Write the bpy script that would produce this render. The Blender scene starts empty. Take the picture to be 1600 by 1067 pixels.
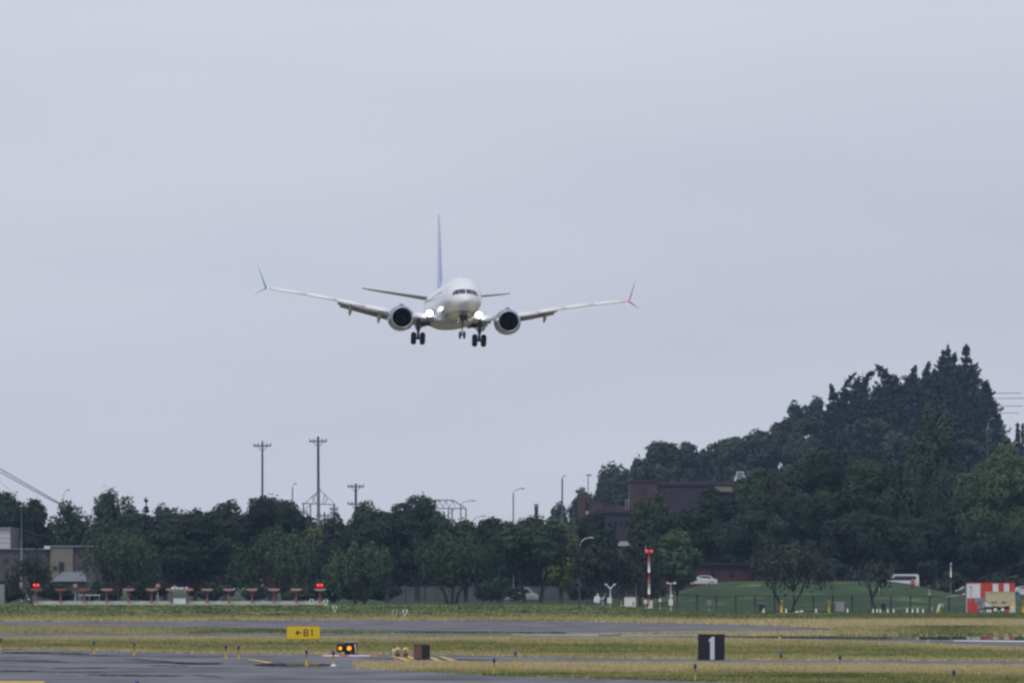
import bpy, math, random
import numpy as np
from mathutils import Vector

SC = bpy.context.scene
COL = SC.collection
PI = math.pi
rad = math.radians
random.seed(7)

# ------------------------------------------------------------------ camera
EYE_H = 3.6
FPX = 300.0 / 36.0 * 1600.0            # focal length in photo pixels
PITCH = math.atan((911.0 - 533.5) / FPX)
cam_d = bpy.data.cameras.new('camera')
cam_d.lens = 300.0
cam_d.sensor_width = 36.0
cam_d.sensor_fit = 'HORIZONTAL'
cam_d.clip_start = 1.0
cam_d.clip_end = 30000.0
cam = bpy.data.objects.new('camera', cam_d)
COL.objects.link(cam)
cam.location = (0, 0, EYE_H)
cam.rotation_euler = (PI / 2 + PITCH, 0, 0)
SC.camera = cam

# ------------------------------------------------------------------ sky, sun, exposure
SUN_EL, SUN_AZ = rad(58), rad(205)
world = bpy.data.worlds.new('World')
SC.world = world
world.use_nodes = True
nt = world.node_tree
nt.nodes.clear()


def nd(tree, typ, **kw):
    n = tree.nodes.new(typ)
    for k, v in kw.items():
        setattr(n, k, v)
    return n


w_out = nd(nt, 'ShaderNodeOutputWorld')
w_bg = nd(nt, 'ShaderNodeBackground')
w_bg.inputs['Strength'].default_value = 0.1
w_sky = nd(nt, 'ShaderNodeTexSky', sky_type='NISHITA')
w_sky.sun_disc = False
w_sky.sun_elevation = SUN_EL
w_sky.sun_rotation = SUN_AZ
w_tc = nd(nt, 'ShaderNodeTexCoord')
w_map = nd(nt, 'ShaderNodeMapping')
w_map.inputs['Scale'].default_value = (7, 7, 34)
w_map.inputs['Location'].default_value = (2.3, 0.4, 1.7)
w_n = nd(nt, 'ShaderNodeTexNoise')
w_n.inputs['Scale'].default_value = 1.0
w_n.inputs['Detail'].default_value = 5.0
w_n.inputs['Roughness'].default_value = 0.45
w_r = nd(nt, 'ShaderNodeValToRGB')
w_r.color_ramp.elements[0].position = 0.3
w_r.color_ramp.elements[0].color = (5.55, 5.76, 6.90, 1)
w_r.color_ramp.elements[1].position = 0.72
w_r.color_ramp.elements[1].color = (6.85, 7.05, 8.02, 1)
w_mix = nd(nt, 'ShaderNodeMixRGB')
w_mix.inputs[0].default_value = 0.94
nt.links.new(w_tc.outputs['Generated'], w_map.inputs['Vector'])
nt.links.new(w_map.outputs[0], w_n.inputs['Vector'])
nt.links.new(w_n.outputs['Fac'], w_r.inputs[0])
nt.links.new(w_sky.outputs[0], w_mix.inputs[1])
nt.links.new(w_r.outputs[0], w_mix.inputs[2])
nt.links.new(w_mix.outputs[0], w_bg.inputs['Color'])
nt.links.new(w_bg.outputs[0], w_out.inputs['Surface'])

sun_d = bpy.data.lights.new('sun', 'SUN')
sun_d.energy = 1.3
sun_d.angle = rad(14)
sun_d.color = (1.0, 0.96, 0.9)
sun = bpy.data.objects.new('sun', sun_d)
COL.objects.link(sun)
_sd = Vector((math.sin(SUN_AZ) * math.cos(SUN_EL), math.cos(SUN_AZ) * math.cos(SUN_EL), math.sin(SUN_EL)))
sun.rotation_euler = _sd.to_track_quat('Z', 'Y').to_euler()
sun.location = (0, -50, 200)

SC.view_settings.view_transform = 'Standard'
SC.view_settings.look = 'None'
SC.view_settings.exposure = 0.0
SC.view_settings.gamma = 1.0
SC.view_settings.use_curve_mapping = False
SC.render.engine = 'CYCLES'
SC.cycles.filter_width = 2.5
SC.cycles.max_bounces = 6
SC.cycles.volume_bounces = 0
SC.cycles.use_denoising = True
HAZE_DENSITY = 5.4e-5

# ------------------------------------------------------------------ photo <-> place
CP, SP = math.cos(PITCH), math.sin(PITCH)


def ray(px, py):
    u = (px - 800.0) / FPX
    v = (533.5 - py) / FPX
    return Vector((u, CP - v * SP, SP + v * CP))


def at(px, py, Y):
    """the point at distance Y seen at photo pixel (px, py)"""
    d = ray(px, py)
    k = Y / d.y
    return Vector((d.x * k, Y, EYE_H + d.z * k))


def gnd(px, py, z=0.0):
    d = ray(px, py)
    k = (z - EYE_H) / d.z
    return Vector((d.x * k, d.y * k, z))


def ppx(X, Y):
    return 800.0 + X / Y * FPX


def sst(t, a, b):
    t = np.clip((np.asarray(t, float) - a) / (b - a), 0, 1)
    return t * t * (3 - 2 * t)


def gz(X, Y):
    """height of the ground"""
    X = np.asarray(X, float)
    Y = np.asarray(Y, float)
    z = 1.0 * sst(Y, 900, 1043) * (1 - sst(X, 8, 26))
    m = sst(X, 12, 32) * (1 - 0.5 * sst(X, 50, 62))
    z = z + 3.9 * m * sst(Y, 1047, 1150)
    return z


def gz1(X, Y):
    return float(gz(X, Y))


# ------------------------------------------------------------------ materials
MATS = {}


def mat(name, color, rough=0.6, metal=0.0, spec=0.4, emit=None, estr=0.0, noise=0.0, nscale=3.0, coat=0.0):
    if name in MATS:
        return MATS[name]
    m = bpy.data.materials.new(name)
    m.use_nodes = True
    t = m.node_tree
    b = t.nodes['Principled BSDF']
    b.inputs['Base Color'].default_value = (*color, 1)
    b.inputs['Roughness'].default_value = rough
    b.inputs['Metallic'].default_value = metal
    b.inputs['Specular IOR Level'].default_value = spec
    b.inputs['Coat Weight'].default_value = coat
    if emit:
        b.inputs['Emission Color'].default_value = (*emit, 1)
        b.inputs['Emission Strength'].default_value = estr
    if noise:
        tc = nd(t, 'ShaderNodeTexCoord')
        n = nd(t, 'ShaderNodeTexNoise')
        n.inputs['Scale'].default_value = nscale
        n.inputs['Detail'].default_value = 6
        n.inputs['Roughness'].default_value = 0.6
        r = nd(t, 'ShaderNodeMapRange')
        r.inputs['From Min'].default_value = 0.3
        r.inputs['From Max'].default_value = 0.7
        r.inputs['To Min'].default_value = 1 - noise
        r.inputs['To Max'].default_value = 1 + noise * 0.6
        mul = nd(t, 'ShaderNodeMixRGB', blend_type='MULTIPLY')
        mul.inputs[0].default_value = 1
        mul.inputs[1].default_value = (*color, 1)
        t.links.new(tc.outputs['Object'], n.inputs['Vector'])
        t.links.new(n.outputs['Fac'], r.inputs['Value'])
        t.links.new(r.outputs[0], mul.inputs[2])
        t.links.new(mul.outputs[0], b.inputs['Base Color'])
    MATS[name] = m
    return m


def leaf_mat(name, c0, c1):
    m = bpy.data.materials.new(name)
    m.use_nodes = True
    t = m.node_tree
    b = t.nodes['Principled BSDF']
    b.inputs['Roughness'].default_value = 0.75
    b.inputs['Specular IOR Level'].default_value = 0.15
    at_ = nd(t, 'ShaderNodeAttribute', attribute_name='tone')
    oi = nd(t, 'ShaderNodeObjectInfo')
    mx = nd(t, 'ShaderNodeMixRGB')
    mx.inputs[1].default_value = (*c0, 1)
    mx.inputs[2].default_value = (*c1, 1)
    t.links.new(at_.outputs['Fac'], mx.inputs[0])
    mr = nd(t, 'ShaderNodeMapRange')
    mr.inputs['To Min'].default_value = 0.8
    mr.inputs['To Max'].default_value = 1.2
    t.links.new(oi.outputs['Random'], mr.inputs['Value'])
    mul = nd(t, 'ShaderNodeMixRGB', blend_type='MULTIPLY')
    mul.inputs[0].default_value = 1
    t.links.new(mx.outputs[0], mul.inputs[1])
    t.links.new(mr.outputs[0], mul.inputs[2])
    t.links.new(mul.outputs[0], b.inputs['Base Color'])
    MATS[name] = m
    return m


leaf_mat('leaf_dark', (0.017, 0.029, 0.020), (0.037, 0.058, 0.031))
leaf_mat('leaf_mid', (0.024, 0.044, 0.022), (0.056, 0.088, 0.040))
leaf_mat('leaf_willow', (0.040, 0.068, 0.035), (0.076, 0.110, 0.056))
leaf_mat('leaf_dull', (0.034, 0.046, 0.033), (0.058, 0.074, 0.048))
leaf_mat('leaf_yellow', (0.080, 0.108, 0.034), (0.17, 0.195, 0.062))
leaf_mat('leaf_conifer', (0.019, 0.035, 0.026), (0.044, 0.066, 0.045))
leaf_mat('leaf_bright', (0.034, 0.062, 0.030), (0.080, 0.122, 0.052))
leaf_mat('leaf_hill', (0.026, 0.044, 0.028), (0.056, 0.082, 0.046))
BARK = mat('bark', (0.055, 0.045, 0.038), 0.9, noise=0.4, nscale=4)

# ------------------------------------------------------------------ mesh building


class MB:
    def __init__(self):
        self.v = []
        self.f = []
        self.sm = []

    def add(self, vs, fs, smooth=False):
        o = len(self.v)
        self.v.extend([tuple(p) for p in vs])
        for q in fs:
            self.f.append([i + o for i in q])
            self.sm.append(smooth)
        return self

    def box(self, c, s, rz=0.0, rx=0.0, ry=0.0):
        hx, hy, hz_ = s[0] / 2, s[1] / 2, s[2] / 2
        cz, sz = math.cos(rz), math.sin(rz)
        cx, sx = math.cos(rx), math.sin(rx)
        cy, sy = math.cos(ry), math.sin(ry)
        vs = []
        for x, y, z in ((-1, -1, -1), (1, -1, -1), (1, 1, -1), (-1, 1, -1), (-1, -1, 1), (1, -1, 1), (1, 1, 1), (-1, 1, 1)):
            p = [x * hx, y * hy, z * hz_]
            p = [p[0], p[1] * cx - p[2] * sx, p[1] * sx + p[2] * cx]
            p = [p[0] * cy + p[2] * sy, p[1], -p[0] * sy + p[2] * cy]
            p = [p[0] * cz - p[1] * sz, p[0] * sz + p[1] * cz, p[2]]
            vs.append((p[0] + c[0], p[1] + c[1], p[2] + c[2]))
        return self.add(vs, [(0, 3, 2, 1), (4, 5, 6, 7), (0, 1, 5, 4), (1, 2, 6, 5), (2, 3, 7, 6), (3, 0, 4, 7)])

    def tube(self, pts, r, n=8, cap=True):
        pts = [Vector(p) for p in pts]
        if not isinstance(r, (list, tuple)):
            r = [r] * len(pts)
        vs, fs = [], []
        for i, p in enumerate(pts):
            a = pts[min(i + 1, len(pts) - 1)] - pts[max(i - 1, 0)]
            a.normalize()
            up = Vector((0, 0, 1)) if abs(a.z) < 0.9 else Vector((1, 0, 0))
            t = a.cross(up).normalized()
            b = t.cross(a)
            for k in range(n):
                an = 2 * PI * k / n
                vs.append(p + (t * math.cos(an) + b * math.sin(an)) * r[i])
        for i in range(len(pts) - 1):
            for k in range(n):
                k2 = (k + 1) % n
                fs.append((i * n + k, i * n + k2, (i + 1) * n + k2, (i + 1) * n + k))
        self.add(vs, fs, True)
        if cap:
            o = len(self.v) - len(vs)
            self.f.append([o + k for k in range(n)])
            self.sm.append(False)
            self.f.append([o + (len(pts) - 1) * n + k for k in reversed(range(n))])
            self.sm.append(False)
        return self

    def loft(self, rings, smooth=True, cap=True):
        n = len(rings[0])
        vs = [p for r in rings for p in r]
        fs = []
        for i in range(len(rings) - 1):
            for k in range(n):
                k2 = (k + 1) % n
                fs.append((i * n + k, i * n + k2, (i + 1) * n + k2, (i + 1) * n + k))
        o = len(self.v)
        self.add(vs, fs, smooth)
        if cap:
            self.f.append([o + k for k in reversed(range(n))])
            self.sm.append(False)
            self.f.append([o + (len(rings) - 1) * n + k for k in range(n)])
            self.sm.append(False)
        return self

    def lathe(self, c, prof, n=24, axis='Y', squash=None, cap=False):
        rings = []
        for r, h in prof:
            ring = []
            for k in range(n):
                a = 2 * PI * k / n
                x, y = r * math.cos(a), r * math.sin(a)
                if squash:
                    x, y = squash(x, y, h)
                if axis == 'Y':
                    ring.append((c[0] + x, c[1] + h, c[2] + y))
                elif axis == 'Z':
                    ring.append((c[0] + x, c[1] + y, c[2] + h))
                else:
                    ring.append((c[0] + h, c[1] + x, c[2] + y))
            rings.append(ring)
        return self.loft(rings, True, cap)

    def prism(self, poly, y0, y1, c=(0, 0, 0)):
        """poly in x-z, extruded along y"""
        n = len(poly)
        vs = [(c[0] + x, c[1] + y0, c[2] + z) for x, z in poly] + [(c[0] + x, c[1] + y1, c[2] + z) for x, z in poly]
        fs = [tuple(range(n)), tuple(range(2 * n - 1, n - 1, -1))]
        for i in range(n):
            j = (i + 1) % n
            fs.append((i, i + n, j + n, j))
        return self.add(vs, fs)

    def ball(self, c, r, n=12, m=8, s=(1, 1, 1)):
        rings = []
        for i in range(m + 1):
            t = -PI / 2 + PI * i / m
            t = max(-PI / 2 + 0.02, min(PI / 2 - 0.02, t))
            rings.append([(c[0] + s[0] * r * math.cos(t) * math.cos(2 * PI * k / n), c[1] + s[1] * r * math.cos(t) * math.sin(2 * PI * k / n), c[2] + s[2] * r * math.sin(t)) for k in range(n)])
        return self.loft(rings, True, True)

    def mesh(self, name):
        me = bpy.data.meshes.new(name)
        me.from_pydata(self.v, [], self.f)
        me.polygons.foreach_set('use_smooth', self.sm)
        me.update()
        return me

    def build(self, name, m, parent=None):
        return link(name, self.mesh(name), m, parent)


def link(name, me, m, parent=None):
    o = bpy.data.objects.new(name, me)
    if m is not None and len(me.materials) == 0:
        me.materials.append(m if not isinstance(m, str) else MATS[m])
    COL.objects.link(o)
    if parent is not None:
        o.parent = parent
    return o


def tag(o, label=None, cat=None, group=None, kind=None):
    if label:
        o['label'] = label
    if cat:
        o['category'] = cat
    if group:
        o['group'] = group
    if kind:
        o['kind'] = kind
    return o


def thing(name, label, cat, loc=(0, 0, 0), rz=0.0, group=None):
    o = bpy.data.objects.new(name, None)
    o.empty_display_size = 0.5
    COL.objects.link(o)
    o.location = loc
    o.rotation_euler = (0, 0, rz)
    return tag(o, label, cat, group)


def dup(root, loc, rz=0.0, label=None, scale=None, group=None):
    r = root.copy()
    COL.objects.link(r)
    r.location = loc
    r.rotation_euler = (0, 0, rz)
    if scale is not None:
        r.scale = scale
    if label:
        r['label'] = label
    if group:
        r['group'] = group
    for ch in list(root.children):
        c = ch.copy()
        COL.objects.link(c)
        c.parent = r
        for g in list(ch.children):
            d = g.copy()
            COL.objects.link(d)
            d.parent = c
    return r


def np_mesh(name, V, F, smooth=False, tone=None):
    me = bpy.data.meshes.new(name)
    V = np.ascontiguousarray(V, dtype=np.float32)
    F = np.ascontiguousarray(F, dtype=np.int32)
    k = F.shape[1]
    me.vertices.add(len(V))
    me.vertices.foreach_set('co', V.ravel())
    me.loops.add(F.size)
    me.loops.foreach_set('vertex_index', F.ravel())
    me.polygons.add(len(F))
    me.polygons.foreach_set('loop_start', np.arange(0, F.size, k, dtype=np.int32))
    if smooth:
        me.polygons.foreach_set('use_smooth', np.ones(len(F), dtype=bool))
    if tone is not None:
        a = me.attributes.new('tone', 'FLOAT', 'POINT')
        a.data.foreach_set('value', np.ascontiguousarray(tone, dtype=np.float32))
    me.update()
    me.validate()
    return me


ORD = ['first', 'second', 'third', 'fourth', 'fifth', 'sixth', 'seventh', 'eighth', 'ninth', 'tenth', 'eleventh', 'twelfth', 'thirteenth', 'fourteenth']

# ------------------------------------------------------------------ ground, pavements
XS = [-400, 0, 200, 400, 600, 800, 1000, 1200, 1400, 1600, 2000]


def curve(pts):
    xs = [p[0] for p in pts]
    ys = [p[1] for p in pts]
    return lambda x: np.interp(x, xs, ys)


P1_top = curve([(-400, 970.5), (0, 970.5), (200, 971), (400, 969), (600, 968.3), (800, 969.8), (1000, 972), (1200, 977), (1290, 981), (1312, 984)])
P1_bot = curve([(-400, 977), (0, 977.5), (250, 980), (450, 983.5), (600, 986.5), (800, 988), (900, 988.4), (1000, 988.4), (1150, 986.5), (1312, 985.2)])
P2_top = curve([(-400, 988), (0, 988), (200, 989.3), (400, 989.4), (600, 989.4), (800, 989), (1000, 990.6), (1200, 992), (1400, 992.5), (1600, 992.5), (2000, 992.5)])
P2_bot = curve([(-400, 995), (0, 995), (400, 995), (800, 995), (1000, 996), (1200, 998.5), (1400, 1003.5), (1600, 1012), (2000, 1030)])
T3_top = curve([(-400, 1012), (0, 1014), (150, 1016.5), (280, 1020), (400, 1021.3), (600, 1022), (720, 1023), (800, 1025.5), (900, 1027.3), (1000, 1028.8), (1100, 1030), (1300, 1031.3), (1600, 1033), (2000, 1035)])
T3_bot = curve([(555, 1034), (700, 1034), (900, 1034.5), (1000, 1035), (1200, 1036.5), (1400, 1038), (1600, 1039.5), (2000, 1043)])
G3_bot = curve([(555, 1044), (650, 1048.5), (780, 1056), (1000, 1062), (1150, 1066.5), (1300, 1071), (1700, 1082)])


def dryness(px, py):
    """how dry the grass is (0 lush, 1 straw) by where it grows"""
    px = np.asarray(px, float)
    py = np.asarray(py, float)
    sh = 4.5 * sst(px, 900, 1200)
    d = 0.20 + 0.54 * sst(py, 960 + sh, 968.5 + sh * 0.5)
    d = d + 0.25 * sst(py, 967.5, 970) * sst(px, 900, 1150)
    wedge = (py > P1_top(px)) & (py < 990)
    d = np.where(wedge, np.where(px < 900, 0.6 - 0.35 * sst(px, 150, 420), 0.8), d)
    d = np.where((px > 1300) & (py > 979) & (py < 993), 0.48 + 0.2 * np.sin(px * 0.02), d)
    t = (py - P2_bot(px)) / (T3_top(px) - P2_bot(px))
    g2 = np.interp(np.clip(t, 0, 1), [0, 0.18, 0.4, 0.75, 0.9, 1.0], [0.85, 0.72, 0.36, 0.40, 0.62, 0.8])
    d = np.where(py > P2_bot(px) - 0.2, g2, d)
    t3 = (py - T3_bot(px)) / 24.0
    g3 = np.interp(np.clip(t3, 0, 1.4), [0, 0.3, 0.5, 0.75, 1.4], [0.95, 1.0, 0.75, 0.32, 0.3])
    d = np.where(py > T3_bot(px) - 0.2, g3, d)
    return d


rows_px = list(np.arange(1104, 962, -1.3))
rowsY = [-1500, -400, 0, 120, 220] + [gnd(800, y).y for y in rows_px]
lastY = rowsY[-1]
rowsY += list(np.arange(lastY + 8, 1560, 8)) + [1700, 2100, 2700, 3300, 4000]
colpx = [-60000, -12000, -3000, -900] + list(np.arange(-400, 2001, 20)) + [2500, 4600, 13600, 61600]
colu = (np.array(colpx, float) - 800) / FPX
RY = np.array(rowsY, float)
GX = np.outer(np.maximum(np.minimum(RY, 1700), 300), colu)
GX = np.clip(GX, -3000, 3000)
GY = np.repeat(RY[:, None], len(colpx), 1)
GZ = gz(GX, GY)
nr, nc = GX.shape
V = np.stack([GX.ravel(), GY.ravel(), GZ.ravel()], 1)
ii = np.arange(nr * nc).reshape(nr, nc)
F = np.stack([ii[:-1, :-1].ravel(), ii[:-1, 1:].ravel(), ii[1:, 1:].ravel(), ii[1:, :-1].ravel()], 1)
with np.errstate(divide='ignore', invalid='ignore'):
    Ysafe = np.maximum(GY, 250)
    PY = 911 + EYE_H * FPX / Ysafe
    PX = 800 + GX / Ysafe * FPX
DR = dryness(PX, PY)
DR = np.where(GY > 1046, -0.06 + 0.05 * np.sin(GX * 0.43 + 0.02 * GY) * np.sin(GY * 0.11 + 1), DR)
me = np_mesh('ground', V, F, smooth=True, tone=DR.ravel())


def grass_material(name, bump=False):
    m = bpy.data.materials.new(name)
    m.use_nodes = True
    t = m.node_tree
    b = t.nodes['Principled BSDF']
    b.inputs['Roughness'].default_value = 0.9
    b.inputs['Specular IOR Level'].default_value = 0.1
    a = nd(t, 'ShaderNodeAttribute', attribute_name='tone')
    geo = nd(t, 'ShaderNodeNewGeometry')
    n1 = nd(t, 'ShaderNodeTexNoise')
    n1.inputs['Scale'].default_value = 0.13
    n1.inputs['Detail'].default_value = 7
    n1.inputs['Roughness'].default_value = 0.62
    sub = nd(t, 'ShaderNodeMath', operation='MULTIPLY_ADD')
    sub.inputs[1].default_value = 1.5
    sub.inputs[2].default_value = -0.75
    add = nd(t, 'ShaderNodeMath', operation='ADD')
    add.use_clamp = True
    ramp = nd(t, 'ShaderNodeValToRGB')
    cr = ramp.color_ramp
    cr.elements[0].position = 0.0
    cr.elements[0].color = (0.036, 0.068, 0.028, 1)
    cr.elements[1].position = 1.0
    cr.elements[1].color = (0.47, 0.40, 0.235, 1)
    e = cr.elements.new(0.13)
    e.color = (0.098, 0.152, 0.056, 1)
    e = cr.elements.new(0.35)
    e.color = (0.225, 0.228, 0.085, 1)
    e = cr.elements.new(0.65)
    e.color = (0.365, 0.330, 0.155, 1)
    t.links.new(geo.outputs['Position'], n1.inputs['Vector'])
    t.links.new(n1.outputs['Fac'], sub.inputs[0])
    t.links.new(a.outputs['Fac'], add.inputs[0])
    t.links.new(sub.outputs[0], add.inputs[1])
    t.links.new(add.outputs[0], ramp.inputs[0])
    t.links.new(ramp.outputs[0], b.inputs['Base Color'])
    MATS[name] = m
    return m


grass_material('grass_ground')
ground = link('ground', me, 'grass_ground')
tag(ground, kind='structure')


def asphalt_material(name, c0, c1, wet=0.0):
    m = bpy.data.materials.new(name)
    m.use_nodes = True
    t = m.node_tree
    b = t.nodes['Principled BSDF']
    geo = nd(t, 'ShaderNodeNewGeometry')
    mp = nd(t, 'ShaderNodeMapping')
    mp.inputs['Scale'].default_value = (0.30, 0.060, 1)
    n1 = nd(t, 'ShaderNodeTexNoise')
    n1.inputs['Scale'].default_value = 1.0
    n1.inputs['Detail'].default_value = 6
    n1.inputs['Roughness'].default_value = 0.6
    r = nd(t, 'ShaderNodeValToRGB')
    r.color_ramp.elements[0].position = 0.36
    r.color_ramp.elements[0].color = (*c0, 1)
    r.color_ramp.elements[1].position = 0.60
    r.color_ramp.elements[1].color = (*c1, 1)
    mp2 = nd(t, 'ShaderNodeMapping')
    mp2.inputs['Scale'].default_value = (0.075, 0.12, 1)
    mp2.inputs['Rotation'].default_value = (0, 0, 0.03)
    n2 = nd(t, 'ShaderNodeTexNoise')
    n2.inputs['Scale'].default_value = 1.0
    n2.inputs['Detail'].default_value = 4
    n2.inputs['Roughness'].default_value = 0.55
    r2 = nd(t, 'ShaderNodeValToRGB')                    # dark tar and rubber streaks
    r2.color_ramp.elements[0].position = 0.37
    r2.color_ramp.elements[0].color = (0.55, 0.57, 0.60, 1)
    r2.color_ramp.elements[1].position = 0.46
    r2.color_ramp.elements[1].color = (1, 1, 1, 1)
    mul = nd(t, 'ShaderNodeMixRGB', blend_type='MULTIPLY')
    mul.inputs[0].default_value = 1
    t.links.new(geo.outputs['Position'], mp.inputs['Vector'])
    t.links.new(mp.outputs[0], n1.inputs['Vector'])
    t.links.new(n1.outputs['Fac'], r.inputs[0])
    t.links.new(geo.outputs['Position'], mp2.inputs['Vector'])
    t.links.new(mp2.outputs[0], n2.inputs['Vector'])
    t.links.new(n2.outputs['Fac'], r2.inputs[0])
    t.links.new(r.outputs[0], mul.inputs[1])
    t.links.new(r2.outputs[0], mul.inputs[2])
    t.links.new(mul.outputs[0], b.inputs['Base Color'])
    b.inputs['Roughness'].default_value = 0.85
    b.inputs['Specular IOR Level'].default_value = 0.015
    MATS[name] = m
    return m


asphalt_material('asphalt', (0.124, 0.128, 0.138), (0.190, 0.195, 0.207))
asphalt_material('asphalt_near', (0.126, 0.132, 0.143), (0.192, 0.200, 0.214))
MIRAGE = mat('mirage_film', (0.05, 0.06, 0.07), rough=0.03, spec=0.5)  # glossy film added to imitate the heat-shimmer mirage, not real water


def strips(name, parts, m, z, step=20):
    """a pavement from strips between an upper and a lower edge traced on the ground"""
    mb = MB()
    for x0, x1, top, bot, rows in parts:
        xs = np.arange(x0, x1 + 0.1, step)
        if xs[-1] < x1:
            xs = np.append(xs, x1)
        vs = []
        for x in xs:
            a = gnd(x, float(top(x)))
            c = gnd(x, float(bot(x)))
            for k in range(rows + 1):
                p = a.lerp(c, k / rows)
                vs.append((p.x, p.y, z + gz1(p.x, p.y)))
        fs = []
        R = rows + 1
        for i in range(len(xs) - 1):
            for k in range(rows):
                fs.append((i * R + k, i * R + k + 1, (i + 1) * R + k + 1, (i + 1) * R + k))
        mb.add(vs, fs)
    o = mb.build(name, m)
    tag(o, kind='structure')
    return o


strips('far_taxiway', [(-400, 1312, P1_top, P1_bot, 6)], MATS['asphalt'], 0.010)
strips('service_road', [(-400, 2000, P2_top, P2_bot, 4)], MATS['asphalt'], 0.010)
big = lambda x: 1200.0 + 0 * x
strips('near_taxiway', [(-400, 555, T3_top, big, 4), (555, 2000, T3_top, T3_bot, 3), (555, 1700, G3_bot, big, 4)], MATS['asphalt_near'], 0.010)


def mirage_sheet(outline, z=0.016):  # adds a mirror-like sheet on the pavement in place of mirage reflections
    me_ = MB()
    pts = [gnd(*p) for p in outline]
    me_.add([(p.x, p.y, z) for p in pts], [tuple(range(len(pts)))])
    o = me_.build('mirage_sheet', MIRAGE)
    tag(o, kind='structure')


def lens(x0, x1, top, bot, n=36, jag=0.5, seed=1):
    r = random.Random(seed)
    up, lo = [], []
    for i in range(n + 1):
        x = x0 + (x1 - x0) * i / n
        s = min(1.0, min(i, n - i) / (n * 0.18))
        mid = (top(x) + bot(x)) / 2
        hh = (bot(x) - top(x)) / 2 * (s ** 0.7)
        up.append((x, mid - hh + r.uniform(-jag, jag) * s))
        lo.append((x, mid + hh + r.uniform(-jag, jag) * s + 0.02))
    return up + lo[::-1]


mirage_sheet(lens(1030, 1900, lambda x: P2_top(x) + 0.5, lambda x: P2_top(x) + 4.3 + 0.006 * max(0, x - 1100), n=50, jag=0.3, seed=3))
mirage_sheet(lens(395, 520, lambda x: 1036.5, lambda x: 1041.5, seed=5))
mirage_sheet(lens(-20, 130, lambda x: 1018.5, lambda x: 1021, seed=6))
mirage_sheet(lens(270, 350, lambda x: 1036, lambda x: 1038.2, seed=8))
mirage_sheet(lens(640, 780, lambda x: 986.8, lambda x: 989.0, n=20, jag=0.15, seed=9))


TAR = mat('tar', (0.055, 0.058, 0.066), 0.95, spec=0.03, noise=0.5, nscale=0.6)
for n_, (xa, xb, ya, yb, th) in enumerate([(-30, 70, 1019.5, 1019.8, 0.9), (60, 190, 1020.6, 1024.6, 0.9), (-20, 110, 1031.2, 1034, 1.0), (190, 330, 1029, 1038.6, 1.1), (-20, 70, 1047.8, 1049, 1.2),
                                             (80, 170, 1044, 1043.5, 0.7), (60, 170, 1049.6, 1050.5, 0.8), (130, 290, 1054, 1056.5, 1.3), (230, 300, 1040, 1041, 0.6), (300, 350, 1055, 1058, 0.8),
                                             (200, 300, 1034.5, 1036, 0.6), (560, 780, 1028, 1031, 0.7), (590, 720, 983, 988.5, 0.35), (780, 850, 987, 988.2, 0.4)]):
    f_ = lambda x, a=xa, b=xb, c=ya, d=yb: c + (d - c) * (x - a) / (b - a)
    me_ = MB()
    pts = [gnd(*p) for p in lens(xa, xb, lambda x: f_(x) - th, lambda x: f_(x) + th, n=30, jag=0.45 * th, seed=20 + n_)]
    me_.add([(p.x, p.y, 0.014 + gz1(p.x, p.y)) for p in pts], [tuple(range(len(pts)))])
    tag(me_.build('tar_patch', TAR), kind='structure')


def paint(name, quad, m, z=0.018):
    mb = MB()
    pts = [gnd(*p) for p in quad]
    mb.add([(p.x, p.y, z + gz1(p.x, p.y)) for p in pts], [tuple(range(len(pts)))])
    o = mb.build(name, m)
    tag(o, kind='structure')
    return o


YPAINT = mat('yellow_paint', (0.62, 0.42, 0.06), 0.7, noise=0.5, nscale=2)
WPAINT = mat('white_paint', (0.75, 0.76, 0.78), 0.7, noise=0.35, nscale=2)
RPAINT = mat('red_paint', (0.42, 0.09, 0.08), 0.7, noise=0.4, nscale=2)
paint('yellow_marking', [(-60, 1064.2), (72, 1064.5), (66, 1067.5), (-60, 1067.5)], YPAINT)
paint('yellow_marking', [(384, 1029.6), (390, 1029.6), (428, 1035.2), (418, 1036.0)], YPAINT)
for q in ([(610, 1024.8), (618, 1024.8), (646, 1031.5), (636, 1033)], [(632, 1024.8), (640, 1024.8), (652, 1029), (644, 1030)],
          [(670, 1027), (677, 1027), (692, 1032.5), (683, 1033.4)], [(686, 1025.3), (692, 1025.3), (714, 1032), (705, 1033)]):
    paint('yellow_marking', q, YPAINT)
paint('red_marking', [(500, 1023), (592, 1023.4), (590, 1026), (500, 1025.6)], RPAINT, 0.018)
paint('white_marking', [(505, 1023.8), (530, 1023.8), (530, 1025.2), (505, 1025.2)], WPAINT, 0.024)
paint('white_marking', [(545, 1023.9), (578, 1023.9), (578, 1025.2), (545, 1025.2)], WPAINT, 0.024)
paint('white_marking', [(1490, 1000.6), (1640, 1001.6), (1640, 1003.4), (1490, 1001.6)], WPAINT, 0.024)
paint('white_marking', [(1545, 1010.0), (1640, 1013.0), (1640, 1014.4), (1545, 1010.6)], WPAINT, 0.024)
paint('white_marking', [(800, 991.2), (935, 992.0), (935, 992.8), (800, 991.7)], WPAINT, 0.024)
paint('white_marking', [(970, 992.2), (1090, 992.6), (1090, 993.1), (970, 992.8)], WPAINT, 0.024)


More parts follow.
